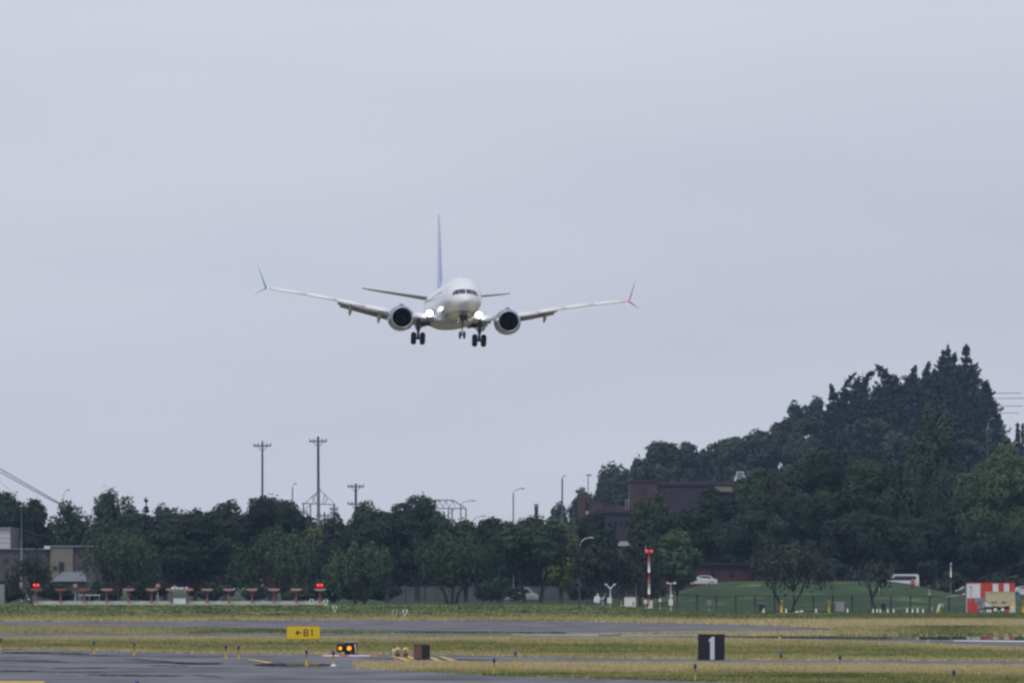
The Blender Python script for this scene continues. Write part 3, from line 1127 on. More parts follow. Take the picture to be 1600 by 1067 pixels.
# the large brick building
ref = Vector((at(1060, 900, 1450).x, 1450, 0))
bl = thing('brick_building', 'large windowless dark brick building with a flat roof at the hill foot', 'building', ref)
D = 1450
bx(MB(), D, 985, 1028, 753, None, 30, 0, ref).build('wall', BRICK, bl)
bx(MB(), D + 0.6, 1028, 1225, 758, None, 29, 0, ref).build('wall', BRICK2, bl)
mb = MB()
bx(mb, D - 0.2, 984, 1029, 750.5, 753.2, 30, None, ref)
bx(mb, D + 0.3, 1029.2, 1225, 755.5, 758, 29.5, None, ref)
bx(mb, D + 5, 1030, 1225, 751.5, 755.5, 20, None, ref)
mb.build('roof', BRICK2, bl)
for k, x in enumerate(range(1036, 1130, 9)):
    bx(MB(), D + 0.45, x, x + 1.6, 760, None, 0.15, 3, ref).build('wall_rib', BRICK2, bl)
bx(MB(), D - 0.5, 1117, 1168, 760, 768, 0.9, None, ref).build('fascia', CREAM, bl)
bx(MB(), D - 0.5, 1150, 1160, 768.3, 782, 0.9, None, ref).build('fascia_post', CREAM, bl)
o_ = MB()
bx(o_, D - 0.3, 1003, 1006, 760, 880, 0.2, None, ref)
o_.build('downpipe', BRICK2, bl)
# roof vent
p = at(1156.5, 752, D + 8)
vt = thing('roof_vent', 'white louvred vent frame on the flat roof of the brick building', 'vent', (p.x, p.y, p.z))
for sx in (-1, 1):
    for sy in (-1, 1):
        MB().tube([(sx * 0.95, sy * 0.9, -0.05), (sx * 0.5, sy * 0.5, 1.55)], 0.09, 6).build('leg', WHITE, vt)
MB().box((0, 0, 1.6), (1.25, 1.2, 0.14)).build('cap', WHITE, vt)
MB().box((0, 0, 0.06), (2.1, 2.0, 0.16)).build('base', WHITE, vt)
for k in range(3):
    MB().box((0, 0, 0.5 + k * 0.34), (1.45 - 0.24 * k, 1.35 - 0.24 * k, 0.09)).build('louvre', WHITE, vt)

# low brick wing
ref = Vector((at(945, 900, 1420).x, 1420, 0))
D = 1420
bl = thing('brick_annex', 'low stepped brick building beside the large brick building', 'building', ref)
bx(MB(), D, 905, 915, 772, None, 12, 0, ref).build('chimney', BRICK, bl)
bx(MB(), D + 1, 915, 942, 785, None, 12, 0, ref).build('wall', BRICK, bl)
bx(MB(), D + 2, 942, 984, 790, None, 12, 0, ref).build('wall', BRICK, bl)
bx(MB(), D - 2, 946, 986, 801, None, 3.5, 0, ref).build('wall', BRICK2, bl)
bx(MB(), D - 2.4, 938, 987, 798.5, 801, 4, None, ref).build('roof', BRICK2, bl)
bx(MB(), D + 0.6, 914, 919, 798, 803, 0.3, None, ref).build('lamp_panel', WHITE, bl)
for k in range(4):
    bx(MB(), D - 2.2, 950 + k * 9, 955 + k * 9, 812, 822, 0.14, None, ref).build('window', GLASS, bl)
mb = MB()
for x in (977, 982):
    bx(mb, D + 1.5, x, x + 1, 779, 797, 0.1, None, ref)
for y in range(781, 797, 4):
    bx(mb, D + 1.45, 977, 983, y, y + 0.8, 0.05, None, ref)
mb.build('ladder', STEEL, bl)

# small white roofed hut
ref = Vector((at(975, 900, 1290).x, 1290, 0))
bl = thing('small_hut', 'small pale hut with a white roof between trees below the brick building', 'hut', ref)
bx(MB(), 1290, 967, 983, 852, None, 4, 0, ref).build('wall', TAUPE, bl)
a, b = at(964, 852, 1290), at(986, 848, 1290)
hw_ = (b.x - a.x) / 2
MB().prism([(-hw_, a.z - 0.05), (hw_, a.z - 0.05), (hw_ * 0.5, b.z + 0.25), (-hw_ * 0.5, b.z + 0.25)], -0.4, 4.4).build('roof', PALE, bl)
MB().box((0.2, -0.03, a.z - 0.9), (0.8, 0.06, 0.8)).build('window', GLASS, bl)

# red brick wall building at the lawn crest
D = 1232
ref = Vector((at(1115, 900, D).x, D, 0))
bl = thing('brick_bungalow', 'long low red brick building glimpsed under the trees at the lawn crest', 'building', ref)
bx(MB(), D, 1035, 1192, 882, None, 8, 0, ref).build('wall', BRICK3, bl)
bx(MB(), D - 0.5, 1033, 1194, 879, 882, 9, None, ref).build('roof', BRICK2, bl)
for x in (1048, 1078, 1110, 1140, 1170):
    f = bx(MB(), D - 0.06, x, x + 9, 892, 902, 0.12, None, ref).build('window', BRICK2, bl)
    bx(MB(), D - 0.1, x + 1, x + 8, 893, 901, 0.1, None, ref).build('pane', GLASS, f)

# beige buildings
D = 1290
ref = Vector((at(70, 900, D).x, D, 0))
bl = thing('beige_building', 'flat roofed beige and grey-brown building behind the antennas', 'building', ref)
bx(MB(), D + 1, -40, 78, 858, None, 16, 0, ref).build('wall', TAUPE, bl)
bx(MB(), D, 78.5, 114, 854, None, 18, 0, ref).build('wall', CREAM, bl)
bx(MB(), D + 0.5, 114.5, 152, 854, None, 16, 0, ref).build('wall', TAUPE, bl)
mb = MB()
bx(mb, D + 0.6, -40, 78, 856.5, 858, 16.5, None, ref)
bx(mb, D - 0.2, 78.3, 152, 852, 854, 18, None, ref)
mb.build('roof', STEEL, bl)
bx(MB(), D - 0.1, 92, 100, 878, 896, 0.2, None, ref).build('door', DARKW, bl)
bx(MB(), D - 0.06, 83, 90, 884, 891, 0.14, None, ref).build('window', GLASS, bl)
for x in (5, 22, 40, 58):
    bx(MB(), D + 0.9, x, x + 8, 872, 880, 0.2, None, ref).build('window', GLASS, bl)
bx(MB(), D - 0.5, 69, 78, 852.5, 857.5, 1.2, None, ref).build('floodlight', WHITE, bl)
D = 1310
ref = Vector((at(0, 900, D).x, D, 0))
bl = thing('white_panel_building', 'white sided tall building end with a dark corner post at the frame edge', 'building', ref)
bx(MB(), D, -60, 16.5, 826, None, 12, 0, ref).build('wall', mat('white_siding', (0.55, 0.56, 0.60), 0.7, noise=0.1), bl)
bx(MB(), D - 0.3, -60, 18, 823.5, 826, 13, None, ref).build('roof', STEEL, bl)
bx(MB(), D - 0.2, 16.8, 23, 824, None, 12, 0, ref).build('corner_post', TAUPE, bl)
for y in (833, 840, 847):
    bx(MB(), D - 0.05, -60, 16, y, y + 0.6, 0.08, None, ref).build('siding_joint', GREYW, bl)
# grey roofed house
D = 1200
ref = Vector((at(102, 900, D).x, D, 1.0))
bl = thing('grey_roofed_house', 'low house with a pale grey pitched roof under the light green willow', 'house', ref)
bx(MB(), D, 82, 136, 908, None, 7, 1.0, ref).build('wall', TAUPE, bl)
a, b = at(80, 908, D) - ref, at(136, 893, D) - ref
MB().add([(a.x, -0.6, a.z), (b.x, -0.6, a.z), (b.x * 0.75, 3.5, b.z), (a.x * 0.3, 3.5, b.z), (a.x, 7.6, a.z), (b.x, 7.6, a.z)],
         [(0, 1, 2, 3), (3, 2, 5, 4), (0, 3, 4), (1, 5, 2), (0, 4, 5, 1)]).build('roof', ROOFG, bl)
bx(MB(), D - 0.06, 95, 103, 912, 920, 0.1, None, ref).build('window', GLASS, bl)
# low concrete wall behind trunks
D = 1240
ref = Vector((at(770, 900, D).x, D, 1.0))
bl = thing('low_concrete_wall', 'long low pale concrete wall seen between the tree trunks', 'wall', ref)
for x0 in range(585, 905, 32):
    bx(MB(), D, x0, x0 + 31.6, 916, None, 0.4, 1.0, ref).build('panel', mat('dull_concrete', (0.12, 0.118, 0.125), 0.9, noise=0.25, nscale=0.8), bl)
    bx(MB(), D - 0.1, x0 - 0.4, x0 + 0.8, 914.8, None, 0.6, 1.0, ref).build('pier', TAUPE, bl)

# ------------------------------------------------------------------ cars
TYRE = mat('tyre_rubber', (0.02, 0.02, 0.022), 0.85)
HUB = mat('wheel_metal', (0.5, 0.5, 0.52), 0.4, metal=0.6)


def car(label, cx, Y, paint_c, rz=0.0, van=False, group=None, z=None):
    X = (cx - 800) / FPX * Y
    t = thing('parked_van' if van else 'parked_car', label, 'van' if van else 'car', (X, Y, gz1(X, Y) if z is None else z), rz, group)
    pm = mat('car_paint_' + str(paint_c), paint_c, 0.3, coat=0.6)
    W = 0.88
    if van:
        prof = [(-2.4, 0.35), (-2.42, 1.0), (-2.35, 1.95), (-2.1, 2.05), (1.0, 2.05), (1.7, 1.25), (2.35, 1.05), (2.45, 0.75), (2.42, 0.35)]
        win = [(-2.0, 1.2), (-1.95, 1.8), (0.85, 1.8), (1.35, 1.25)]
    else:
        prof = [(-2.15, 0.35), (-2.2, 0.75), (-2.1, 0.95), (-1.75, 1.0), (-1.2, 1.40), (-0.5, 1.48), (0.25, 1.43), (1.05, 0.98), (1.9, 0.85), (2.15, 0.7), (2.2, 0.35)]
        win = [(-1.55, 1.0), (-1.12, 1.32), (-0.5, 1.40), (0.2, 1.35), (0.8, 0.98)]
    mb = MB()
    n = len(prof)
    rings = []
    for y, k in ((-W, 0.93), (-W * 0.9, 1.0), (W * 0.9, 1.0), (W, 0.93)):
        rings.append([(x * (1 if k == 1 else 0.985), y * (0.86 if zz > 1.1 else 1.0), 0.35 + (zz - 0.35) * (1 if k == 1 else 0.975)) for x, zz in prof])
    mb.loft(rings, False, True).build('body', pm, t)
    for s in (-1, 1):
        MB().prism(win, -0.012, 0.012, (0, s * W * 0.93, 0)).build('side_window', GLASS, t)
    for wx in (-1.35, 1.4):
        for s in (-1, 1):
            w = MB().lathe((wx, s * 0.78, 0.33), [(0.02, -0.1), (0.33, -0.1), (0.33, 0.1), (0.02, 0.1)], 16).build('wheel', TYRE, t)
            MB().lathe((wx, s * 0.89, 0.33), [(0.01, -0.01), (0.2, -0.01), (0.2, 0.01), (0.01, 0.01)], 12).build('hub', HUB, w)
    return t


wcol = (0.58, 0.59, 0.62)
car('white sedan parked just over the lawn crest by the red brick building', 1096, 1172, wcol, rz=PI, z=gz1(26, 1172) + 0.15)
car('white van parked under the trees behind the lawn', 1408, 1165, wcol, rz=PI, van=True, z=gz1(53, 1165) - 0.8)
car('dark car with a pale roof parked behind the checkered shelter', 1519, 1130, (0.06, 0.065, 0.08), rz=0.2)
car('grey car parked behind the teal drum at the frame edge', 1604, 1130, (0.5, 0.51, 0.54), rz=0.1)
car('pale van parked behind the tree trunks by the concrete wall', 815, 1215, (0.38, 0.39, 0.41), van=True)
car('dark car parked beside the grey roofed house', 30, 1180, (0.08, 0.09, 0.11))

# ------------------------------------------------------------------ poles, masts, cables


def utility_pole(label, cx, top, D, arm_px, arms=1, r=0.17, drop=0.7, second=None, lean=0.0):
    p = at(cx, top, D)
    zb = gz1(p.x, D)
    H = p.z - zb
    t = thing('utility_pole', label, 'utility pole', (p.x, D, zb), 0, 'wooden utility poles')
    MB().tube([(lean, 0, -0.5), (lean * 0.5, 0, H * 0.5), (0, 0, H)], [r * 1.25, r * 1.1, r * 0.8], 9).build('pole', WOOD, t)
    L = arm_px / FPX * D
    zs = [H - drop] + ([H - second] if second else [])
    for z in zs:
        a = MB().box((0, -0.22, z), (L, 0.16, 0.26)).build('crossarm', WOOD, t)
        for k in (-0.46, -0.24, 0.24, 0.46):
            MB().lathe((k * L, -0.22, z + 0.13), [(0.06, 0), (0.11, 0.08), (0.06, 0.16), (0.1, 0.22), (0.05, 0.34)], 8, 'Z', cap=True).build('insulator', PALE, a)
        mb = MB()
        for s in (-1, 1):
            mb.tube([(s * L * 0.28, -0.24, z - 0.1), (0, -0.22, z - 0.95)], 0.05, 5)
        mb.build('brace', WOOD, t)
    return t


utility_pole('utility pole with one crossarm above the smooth domed tree', 410, 689, 1280, 28)
utility_pole('tallest utility pole, thick and weathered, above the yellow flowering tree', 497, 682, 1270, 28, r=0.22, lean=0.15)
utility_pole('short utility pole with a plain crossarm above the ragged tree', 556, 755, 1330, 26, r=0.22, drop=0.5, second=3.2)
utility_pole('small utility pole with paired arms beside the tallest pole', 522, 787, 1450, 13, r=0.18, drop=0.9, second=1.6)
utility_pole('lowest utility pole with a wide arm at the foot of the tallest pole', 507, 800, 1470, 26, r=0.2, drop=0.6)
utility_pole('stub of a utility pole peeping over the big black round tree', 305, 792, 1400, 7, r=0.22, drop=0.7)
utility_pole('brown utility pole with a small crossarm in front of the gappy trees', 119, 791, 1405, 20, r=0.14, drop=0.3)
utility_pole('dark thin utility pole among the trees behind the domed tree', 204, 795, 1400, 8, r=0.16, drop=0.6)


DPOLE = mat('dark_pole', (0.05, 0.05, 0.055), 0.8)


def street_lamp(label, cx, top, D, arm_px, r=0.11, zfun=gz1, base_z=None, rise=0.6, style='arm', m=None):
    p = at(cx, top, D)
    zb = zfun(p.x, D) if base_z is None else base_z
    H = p.z - zb
    t = thing('street_lamp', label, 'street lamp', (p.x, D, zb), 0, 'street lamps along the road')
    m = m or STEEL
    L = arm_px / FPX * D
    s = 1 if L > 0 else -1
    MB().tube([(0, 0, -0.3), (0, 0, H * 0.5), (0, 0, H - rise)], [r * 1.3, r, r * 0.8], 8).build('pole', DPOLE if m is PALE else m, t)
    if abs(L) > 0.01:
        MB().tube([(0, 0, H - rise - 0.05), (L * 0.12, 0, H - rise * 0.45), (L * 0.4, 0, H - rise * 0.12), (L * 0.75, 0, H)], r * 0.55, 7).build('arm', m, t)
        MB().ball((L * 0.88, 0, H), 0.5, 10, 6, (abs(L) * 0.13 / 0.5 + 0.25, 0.3, 0.22)).build('lamp_head', m, t)
    else:
        MB().tube([(0, 0, H - rise - 0.05), (0, 0, H)], r * 0.7, 7).build('arm', m, t)
        MB().box((0.15, 0, H), (1.0, 0.5, 0.3)).build('lamp_head', m, t)
    return t


street_lamp('thin street lamp with a hooked head by the cable end', 98.5, 765, 1430, 10, rise=1.6)
street_lamp('thin lamp mast beside the smooth domed tree', 457, 755, 1380, 6, rise=0.8)
street_lamp('street lamp with a curved arm behind the steel gantry', 720, 782, 1420, 22, rise=0.7)
street_lamp('lowest street lamp with a curved arm past the steel gantry', 739, 806, 1500, 20, rise=0.9)
street_lamp('tall street lamp with a curved arm above the broad dark tree', 802, 763, 1400, 17, rise=0.8)
street_lamp('tallest straight lamp mast at the foot of the hill', 878.5, 743, 1500, 5, r=0.16, rise=0.5)
street_lamp('slim lamp mast in front of the lowest hill trees', 919, 742, 1600, 0, r=0.10, rise=0.5)
street_lamp('pale cobra-head street lamp in front of the small dark tree', 906, 840, 1095, 20, r=0.14, rise=1.0, m=PALE)
for k, (cx, y, l, lb) in enumerate([(1546, 614, 50, 'uppermost'), (1548, 622, 52, 'second highest'), (1548, 634, 50, 'third highest'), (1548, 645, 44, 'lowest')]):
    street_lamp(lb + ' of the four long lamp arms reaching out beyond the great cedar', cx, y, 2230 + 10 * k, l, r=0.16, zfun=hz1, rise=0.25)
street_lamp('curved pale street lamp standing against the ivy column tree', 1543, 653, 1700, 10, r=0.13, zfun=lambda X, Y: 0.0, rise=2.4)
# stub chimney posts
p = at(838, 788, 1420)
t = thing('vent_stack', 'short thick steel stack rising over the broad dark tree', 'stack', (p.x, 1420, 0))
MB().tube([(0, 0, 0), (0, 0, p.z)], 0.32, 12).build('pipe', STEEL, t)
MB().tube([(0, 0, p.z - 0.3), (0, 0, p.z + 0.08)], 0.38, 12).build('rim', STEEL, t)
p = at(1303, 672, 1500)
t = thing('hill_post', 'bare dark wooden post standing before the wooded slope', 'post', (p.x, 1500, 0))
MB().tube([(0, 0, 0), (0, 0, p.z)], [0.42, 0.33], 10).build('post', mat('post_wood', (0.075, 0.06, 0.055), 0.9), t)
MB().box((0, 0, p.z - 0.2), (0.9, 0.12, 0.18)).build('cap_plate', WOOD, t)
p = at(33.5, 790, 1240)
t = thing('thin_mast', 'thin pale mast in front of the dark trees by the white panel', 'mast', (p.x, 1240, 1))
MB().tube([(0, 0, 0), (0, 0, p.z - 1)], [0.16, 0.1], 8).build('mast', STEEL, t)
MB().box((0, 0, p.z - 1.0), (0.4, 0.2, 0.2)).build('cap', PALE, t)

# lattice gantries
def lattice(label, name, D, segs, ref_px):
    X = (ref_px - 800) / FPX * D
    t = thing(name, label, 'gantry', (X, D, 0))
    for part, r, lines in segs:
        mb = MB()
        for (x0, y0, x1, y1) in lines:
            for dy in (0, 1.6):
                a, b = at(x0, y0, D), at(x1, y1, D)
                mb.tube([(a.x - X, dy, a.z), (b.x - X, dy, b.z)], r, 5)
        mb.build(part, STEEL, t)
    return t


zig = lambda x0, x1, ya, yb, n: [(x0 + (x1 - x0) * k / n, ya if k % 2 else yb, x0 + (x1 - x0) * (k + 1) / n, yb if k % 2 else ya) for k in range(n)]
zv = lambda x0, x1, ya, yb, n: [(x0 if k % 2 else x1, ya + (yb - ya) * k / n, x1 if k % 2 else x0, ya + (yb - ya) * (k + 1) / n) for k in range(n)]
lattice('thin lattice steel gantry with a triangular peak behind the tallest pole', 'lattice_gantry', 1650, [
    ('post', 0.11, [(474, 786, 474, 905), (485, 786, 485, 905), (522, 788, 522, 905)]),
    ('beam', 0.10, [(472, 786, 524, 788)]),
    ('peak_brace', 0.06, [(476, 786, 500, 765), (500, 765, 522, 786), (486, 774, 494, 786), (494, 770, 488, 786), (508, 772, 504, 786), (512, 778, 506, 788)]),
    ('bracing', 0.05, zv(474, 485, 788, 840, 6))], 497)
lattice('long lattice steel gantry with a trussed beam beside the smooth dome', 'lattice_gantry', 1600, [
    ('post', 0.11, [(701, 793, 697, 905), (706, 793, 711, 905), (728, 794, 728, 905)]),
    ('beam', 0.10, [(672, 781, 708, 781), (672, 794, 728, 794), (708, 781, 728, 794)]),
    ('bracing', 0.06, zig(672, 712, 781, 794, 8) + zv(698, 710, 796, 850, 6))], 700)

# overhead cables
def cable(label, pts, r, D):
    mb = MB()
    P = [at(x, y, D + dd) for x, y, dd in pts]
    o = P[0]
    n = 24
    full = []
    for i in range(n + 1):
        s = i / n * (len(P) - 1)
        k = min(int(s), len(P) - 2)
        full.append(P[k].lerp(P[k + 1], s - k) - Vector((0, 0, 0.0)))
    mb.tube([q - o for q in full], r, 6)
    ob = mb.build('overhead_cable', WIRE)
    ob.location = o
    return tag(ob, label, 'cable', 'overhead cables at the frame edge')


cable('thick overhead cable, upper one of the close pair sloping to the lamp', [(-60, 703, -40), (0, 732, 0), (50, 761, 30), (101, 790, 60)], 0.075, 1290)
cable('thick overhead cable, lower one of the close pair sloping to the lamp', [(-60, 709, -40), (0, 737, 0), (50, 765, 30), (101, 792, 60)], 0.07, 1290)
cable('faint thin overhead cable sloping below the close pair', [(-60, 735, -40), (0, 752, 0), (30, 778, 30)], 0.025, 1290)
cable('thin level wire running low behind the tall curved street lamp', [(740, 812, 0), (800, 813, 30), (880, 812, 60)], 0.025, 1500)

# ------------------------------------------------------------------ fence
FEN = mat('fence_dark', (0.030, 0.034, 0.040), 0.6)
fence = thing('chain_link_fence', 'dark chain-link fence on posts running along the whole lawn and trees', 'fence', (0, 1046, 0))
FY = 1046.0
fx = [(604 + 30.3 * k - 800) / FPX * FY for k in range(31)]
post_me = MB().tube([(0, 0, -0.4), (0, 0, 2.15)], 0.085, 6).mesh('post')
post_me.materials.append(FEN)
pan = MB()
gap = fx[1] - fx[0]
n = 9
for k in range(-n, n + 1):
    for s in (1, -1):
        x0 = k * 0.26
        # diagonals clipped to the panel
        z0, z1 = 0.1, 2.0
        xa, xb = (x0, x0 + 1.9) if s == 1 else (x0 + 1.9, x0)
        pts = []
        for zz, xx in ((z0, xa), (z1, xb)):
            pts.append([xx, zz])
        (xa, za), (xb, zb) = pts
        lo, hi = 0.0, 1.0
        for bound, sg in ((0.0, 1), (gap, -1)):
            dx = xb - xa
            tcr = (bound - xa) / dx
            if (dx > 0) == (sg == 1):
                lo = max(lo, tcr)
            else:
                hi = min(hi, tcr)
        if hi - lo > 0.02:
            A = (xa + (xb - xa) * lo, 0, za + (zb - za) * lo)
            B = (xa + (xb - xa) * hi, 0, za + (zb - za) * hi)
            pan.tube([A, B], 0.010, 3, cap=False)
pan.tube([(0, 0, 2.05), (gap, 0, 2.05)], 0.035, 5)
pan.tube([(0, 0, 0.08), (gap, 0, 0.08)], 0.02, 4)
pan_me = pan.mesh('mesh_panel')
pan_me.materials.append(FEN)
for k, x in enumerate(fx):
    z = gz1(x, FY)
    o = link('post', post_me, None, fence)
    o.location = (x, 0, z)
    if k < len(fx) - 1:
        z2 = gz1(fx[k + 1], FY)
        o = link('mesh_panel', pan_me, None, fence)
        o.location = (x, 0.02, z)
        o.rotation_euler = (0, -math.atan2(z2 - z, gap), 0)

# ------------------------------------------------------------------ antenna row
ORANGE = mat('orange_paint', (0.28, 0.075, 0.055), 0.55)
ORANGE_L = mat('pink_white_paint', (0.40, 0.24, 0.215), 0.55)
REDLAMP = mat('red_lamp', (0.8, 0.03, 0.02), 0.3, emit=(1.0, 0.035, 0.02), estr=1.3)
CONC = mat('concrete_pale', (0.55, 0.56, 0.54), 0.85, noise=0.15, nscale=1)
AY = 1046.0
A0 = (54 - 800) / FPX * AY
A1 = (512 - 800) / FPX * AY
beam = thing('concrete_beam', 'long pale concrete beam on the grass carrying the orange antennas', 'beam', (A0, AY + 0.6, gz1(A0, AY)))
for k in range(12):
    w = (A1 - A0) / 12
    MB().box((w * (k + 0.5), 0, 0.22), (w - 0.03, 0.5, 0.44)).build('beam_section', CONC, beam)
axs = [57, 95, 132, 167, 201, 237, 268, 293, 324, 358, 394, 428, 463, 500]


def antenna(label, cx, lamp=False, mt=None):
    X = (cx - 800) / FPX * AY
    t = thing('localizer_antenna', label, 'antenna', (X, AY, gz1(X, AY)), 0, 'orange localizer antennas')
    MB().tube([(0, 0, -0.1), (0, 0, 1.75)], [0.13, 0.10], 8).build('post', ORANGE, t)
    MB().prism([(-0.75, 1.80), (-0.6, 1.98), (0.6, 1.98), (0.75, 1.80), (0.3, 1.68), (-0.3, 1.68)], -0.45, 0.45).build('head', mt or ORANGE, t)
    MB().box((0, 0, 0.05), (0.5, 0.5, 0.14)).build('foot', CONC, t)
    if lamp:
        MB().tube([(0, 0, 1.95), (0, 0, 2.25)], 0.05, 6).build('lamp_bracket', ORANGE, t)
        for s in (-1, 1):
            MB().ball((s * 0.21, -0.1, 2.38), 0.17, 12, 8).build('obstruction_lamp', REDLAMP, t)
    return t


for k, cx in enumerate(axs):
    lb = 'orange T-shaped antenna on the pale beam, %s of the fourteen counted from the beige building' % ORD[k]
    if k == 0:
        lb = 'orange T-shaped antenna with twin red lamps at the beam end by the beige building'
    if k == 13:
        lb = 'orange T-shaped antenna with twin red lamps at the beam end by the dull willow'
    antenna(lb, cx, k in (0, 13), ORANGE if k < 3 else ORANGE_L)


def on_ground(px, py, extra=0.0):
    p = gnd(px, py)
    return (p.x, p.y, gz1(p.x, p.y) + extra)


def at_fence(px, Y):
    X = (px - 800) / FPX * Y
    return (X, Y, gz1(X, Y))


# equipment cabinet on the beam
t = thing('equipment_cabinet', 'white equipment cabinet between two orange antennas', 'cabinet', at_fence(281, 1045.4))
MB().box((0, 0, 0.4), (1.5, 0.7, 0.75)).build('housing', WHITE, t)
MB().box((0, 0, 0.80), (1.6, 0.8, 0.06)).build('lid', PALE, t)
for s in (-1, 1):
    MB().box((s * 0.37, -0.36, 0.4), (0.66, 0.04, 0.6)).build('door', WHITE, t)
# round red and white road signs
for px, lb in ((118, 'round red and white sign beside the third antenna'), (247, 'small round red and white sign beside the sixth antenna')):
    t = thing('round_sign', lb, 'sign', at_fence(px, 1056), 0, 'round signs behind the antennas')
    MB().tube([(0, 0, 0), (0, 0, 2.2)], 0.05, 6).build('post', PALE, t)
    MB().lathe((0, -0.06, 2.2), [(0.01, -0.02), (0.36, -0.02), (0.36, 0.02), (0.01, 0.02)], 18).build('disc', RPAINT, t)
    MB().lathe((0, -0.10, 2.2), [(0.01, -0.015), (0.26, -0.015), (0.26, 0.015), (0.01, 0.015)], 18).build('disc_centre', GREYW, t)
# white barrier rail
t = thing('white_barrier', 'white rail barrier behind the third and fourth antennas', 'barrier', at_fence(140, 1062))
MB().box((0, 0, 1.15), (2.7, 0.08, 0.16)).build('rail', PALE, t)
for s in (-1, 0, 1):
    MB().box((s * 1.2, 0, 0.55), (0.1, 0.1, 1.1)).build('post', STEEL, t)
t = thing('grey_container', 'grey storage container at the frame edge behind the lawn', 'container', at_fence(-8, 1075))
MB().box((0, 1.2, 1.2), (2.3, 2.4, 2.4)).build('body', GREYW, t)
for k in range(6):
    MB().box((-0.9 + k * 0.36, -0.03, 1.2), (0.12, 0.06, 2.1)).build('corrugation', GREYW, t)
MB().box((0, 1.2, 2.43), (2.36, 2.46, 0.06)).build('lid', PALE, t)

# runway lights in the far grass
RL = []
for px, py, c in ((487, 957, 'pale squat light unit in the far grass below the second last antenna'), (509, 958, 'pale squat light unit in the far grass below the last antenna'),
                  (523, 961, 'white squat light unit in the far grass past the red-lit antenna'),
                  (617, 963, 'grey squat light unit in the far grass below the wide willow'), (633, 963, 'white squat light unit in the far grass below the wide willow')):
    t = thing('runway_light', c, 'runway light', on_ground(px, py), 0, 'squat light units in the far grass')
    MB().lathe((0, 0, 0), [(0.05, 0), (0.2, 0.02), (0.2, 0.1), (0.06, 0.14), (0.06, 0.35)], 10, 'Z', cap=True).build('base', GREYW if 'grey' in c else WHITE, t)
    MB().box((0, 0, 0.5), (0.52, 0.34, 0.36)).build('lamp_housing', PALE if 'grey' in c else WHITE, t)
    MB().lathe((0, -0.18, 0.5), [(0.01, -0.02), (0.14, -0.02), (0.14, 0.02), (0.01, 0.02)], 10).build('lens', GLASS, t)

# ------------------------------------------------------------------ weather instruments
REDM = mat('mast_red', (0.36, 0.055, 0.045), 0.5)
t = thing('weather_mast', 'red and white banded mast with a twin red lamp head', 'mast', at_fence(1014, 1040))
bands = [(0.0, 0.35, WHITE), (0.35, 1.75, REDM), (1.75, 3.1, WHITE), (3.1, 4.4, REDM), (4.4, 5.75, WHITE), (5.75, 6.75, REDM)]
for a_, b_, m in bands:
    MB().tube([(0, 0, a_), (0, 0, b_)], 0.15, 10).build('mast_band', m, t)
hd = MB().box((0, 0, 6.82), (0.95, 0.3, 0.16)).build('lamp_bar', REDM, t)
for s in (-1, 1):
    MB().ball((s * 0.3, -0.05, 6.98), 0.2, 10, 7).build('obstruction_lamp', mat('mast_lamp', (0.7, 0.06, 0.04), 0.3, emit=(1, 0.05, 0.03), estr=0.5), hd)
MB().tube([(-0.4, 0, 6.85), (-0.42, 0, 7.75)], 0.05, 6).build('antenna_rod', PALE, t)
MB().tube([(-0.42, 0, 7.2), (0.1, 0, 7.05)], 0.04, 6).build('vane_arm', PALE, t)


def cabinet(label, px, w, h, zc, m=WHITE, Y=1040, name='instrument_box', group=None):
    t = thing(name, label, 'instrument box', at_fence(px, Y), 0, group)
    z0 = zc - h / 2
    if z0 > 0.08:
        MB().tube([(0, 0, -0.05), (0, 0, z0)], 0.05, 6).build('post', PALE, t)
    MB().box((0, 0, zc), (w, w * 0.7, h)).build('housing', m, t)
    MB().box((0, 0, zc + h / 2 + 0.03), (w * 1.08, w * 0.78, 0.05)).build('lid', PALE, t)
    MB().box((0, -w * 0.35 - 0.015, zc), (w * 0.8, 0.03, h * 0.8)).build('door', m, t)
    return t


cabinet('tall cream box leaning against the foot of the banded mast', 1017, 0.42, 0.95, 0.5, mat('cream_box', (0.62, 0.6, 0.5), 0.6), 1039)
cabinet('small white box on a post beside the banded mast', 1008.5, 0.36, 0.5, 0.8)
cabinet('little white instrument on a thin stalk beyond the banded mast', 1031, 0.34, 0.32, 1.1)
cabinet('large white equipment box with whip aerials beside the banded mast', 984, 1.35, 1.1, 0.62)
t = thing('whip_aerial', 'thin tall whip aerial rising behind the large white equipment box', 'aerial', at_fence(993.5, 1041))
MB().tube([(0, 0, 0), (0, 0, 2.9)], [0.035, 0.02], 5).build('rod', PALE, t)
MB().box((0, 0, 0.06), (0.2, 0.2, 0.12)).build('base', PALE, t)
# forked sensor
t = thing('forked_sensor', 'white Y-shaped visibility sensor on a post with a box', 'sensor', at_fence(953.5, 1040))
MB().tube([(0, 0, 0), (0, 0, 2.1)], 0.08, 8).build('post', WHITE, t)
for s in (-1, 1):
    a = MB().tube([(0, 0, 2.05), (s * 0.2, 0, 2.3), (s * 0.5, 0, 2.55)], 0.07, 6).build('fork_arm', WHITE, t)
    MB().box((s * 0.52, 0, 2.6), (0.32, 0.2, 0.16)).build('sensor_head', WHITE, a)
MB().box((-0.1, -0.15, 0.65), (0.55, 0.4, 0.7)).build('box', WHITE, t)
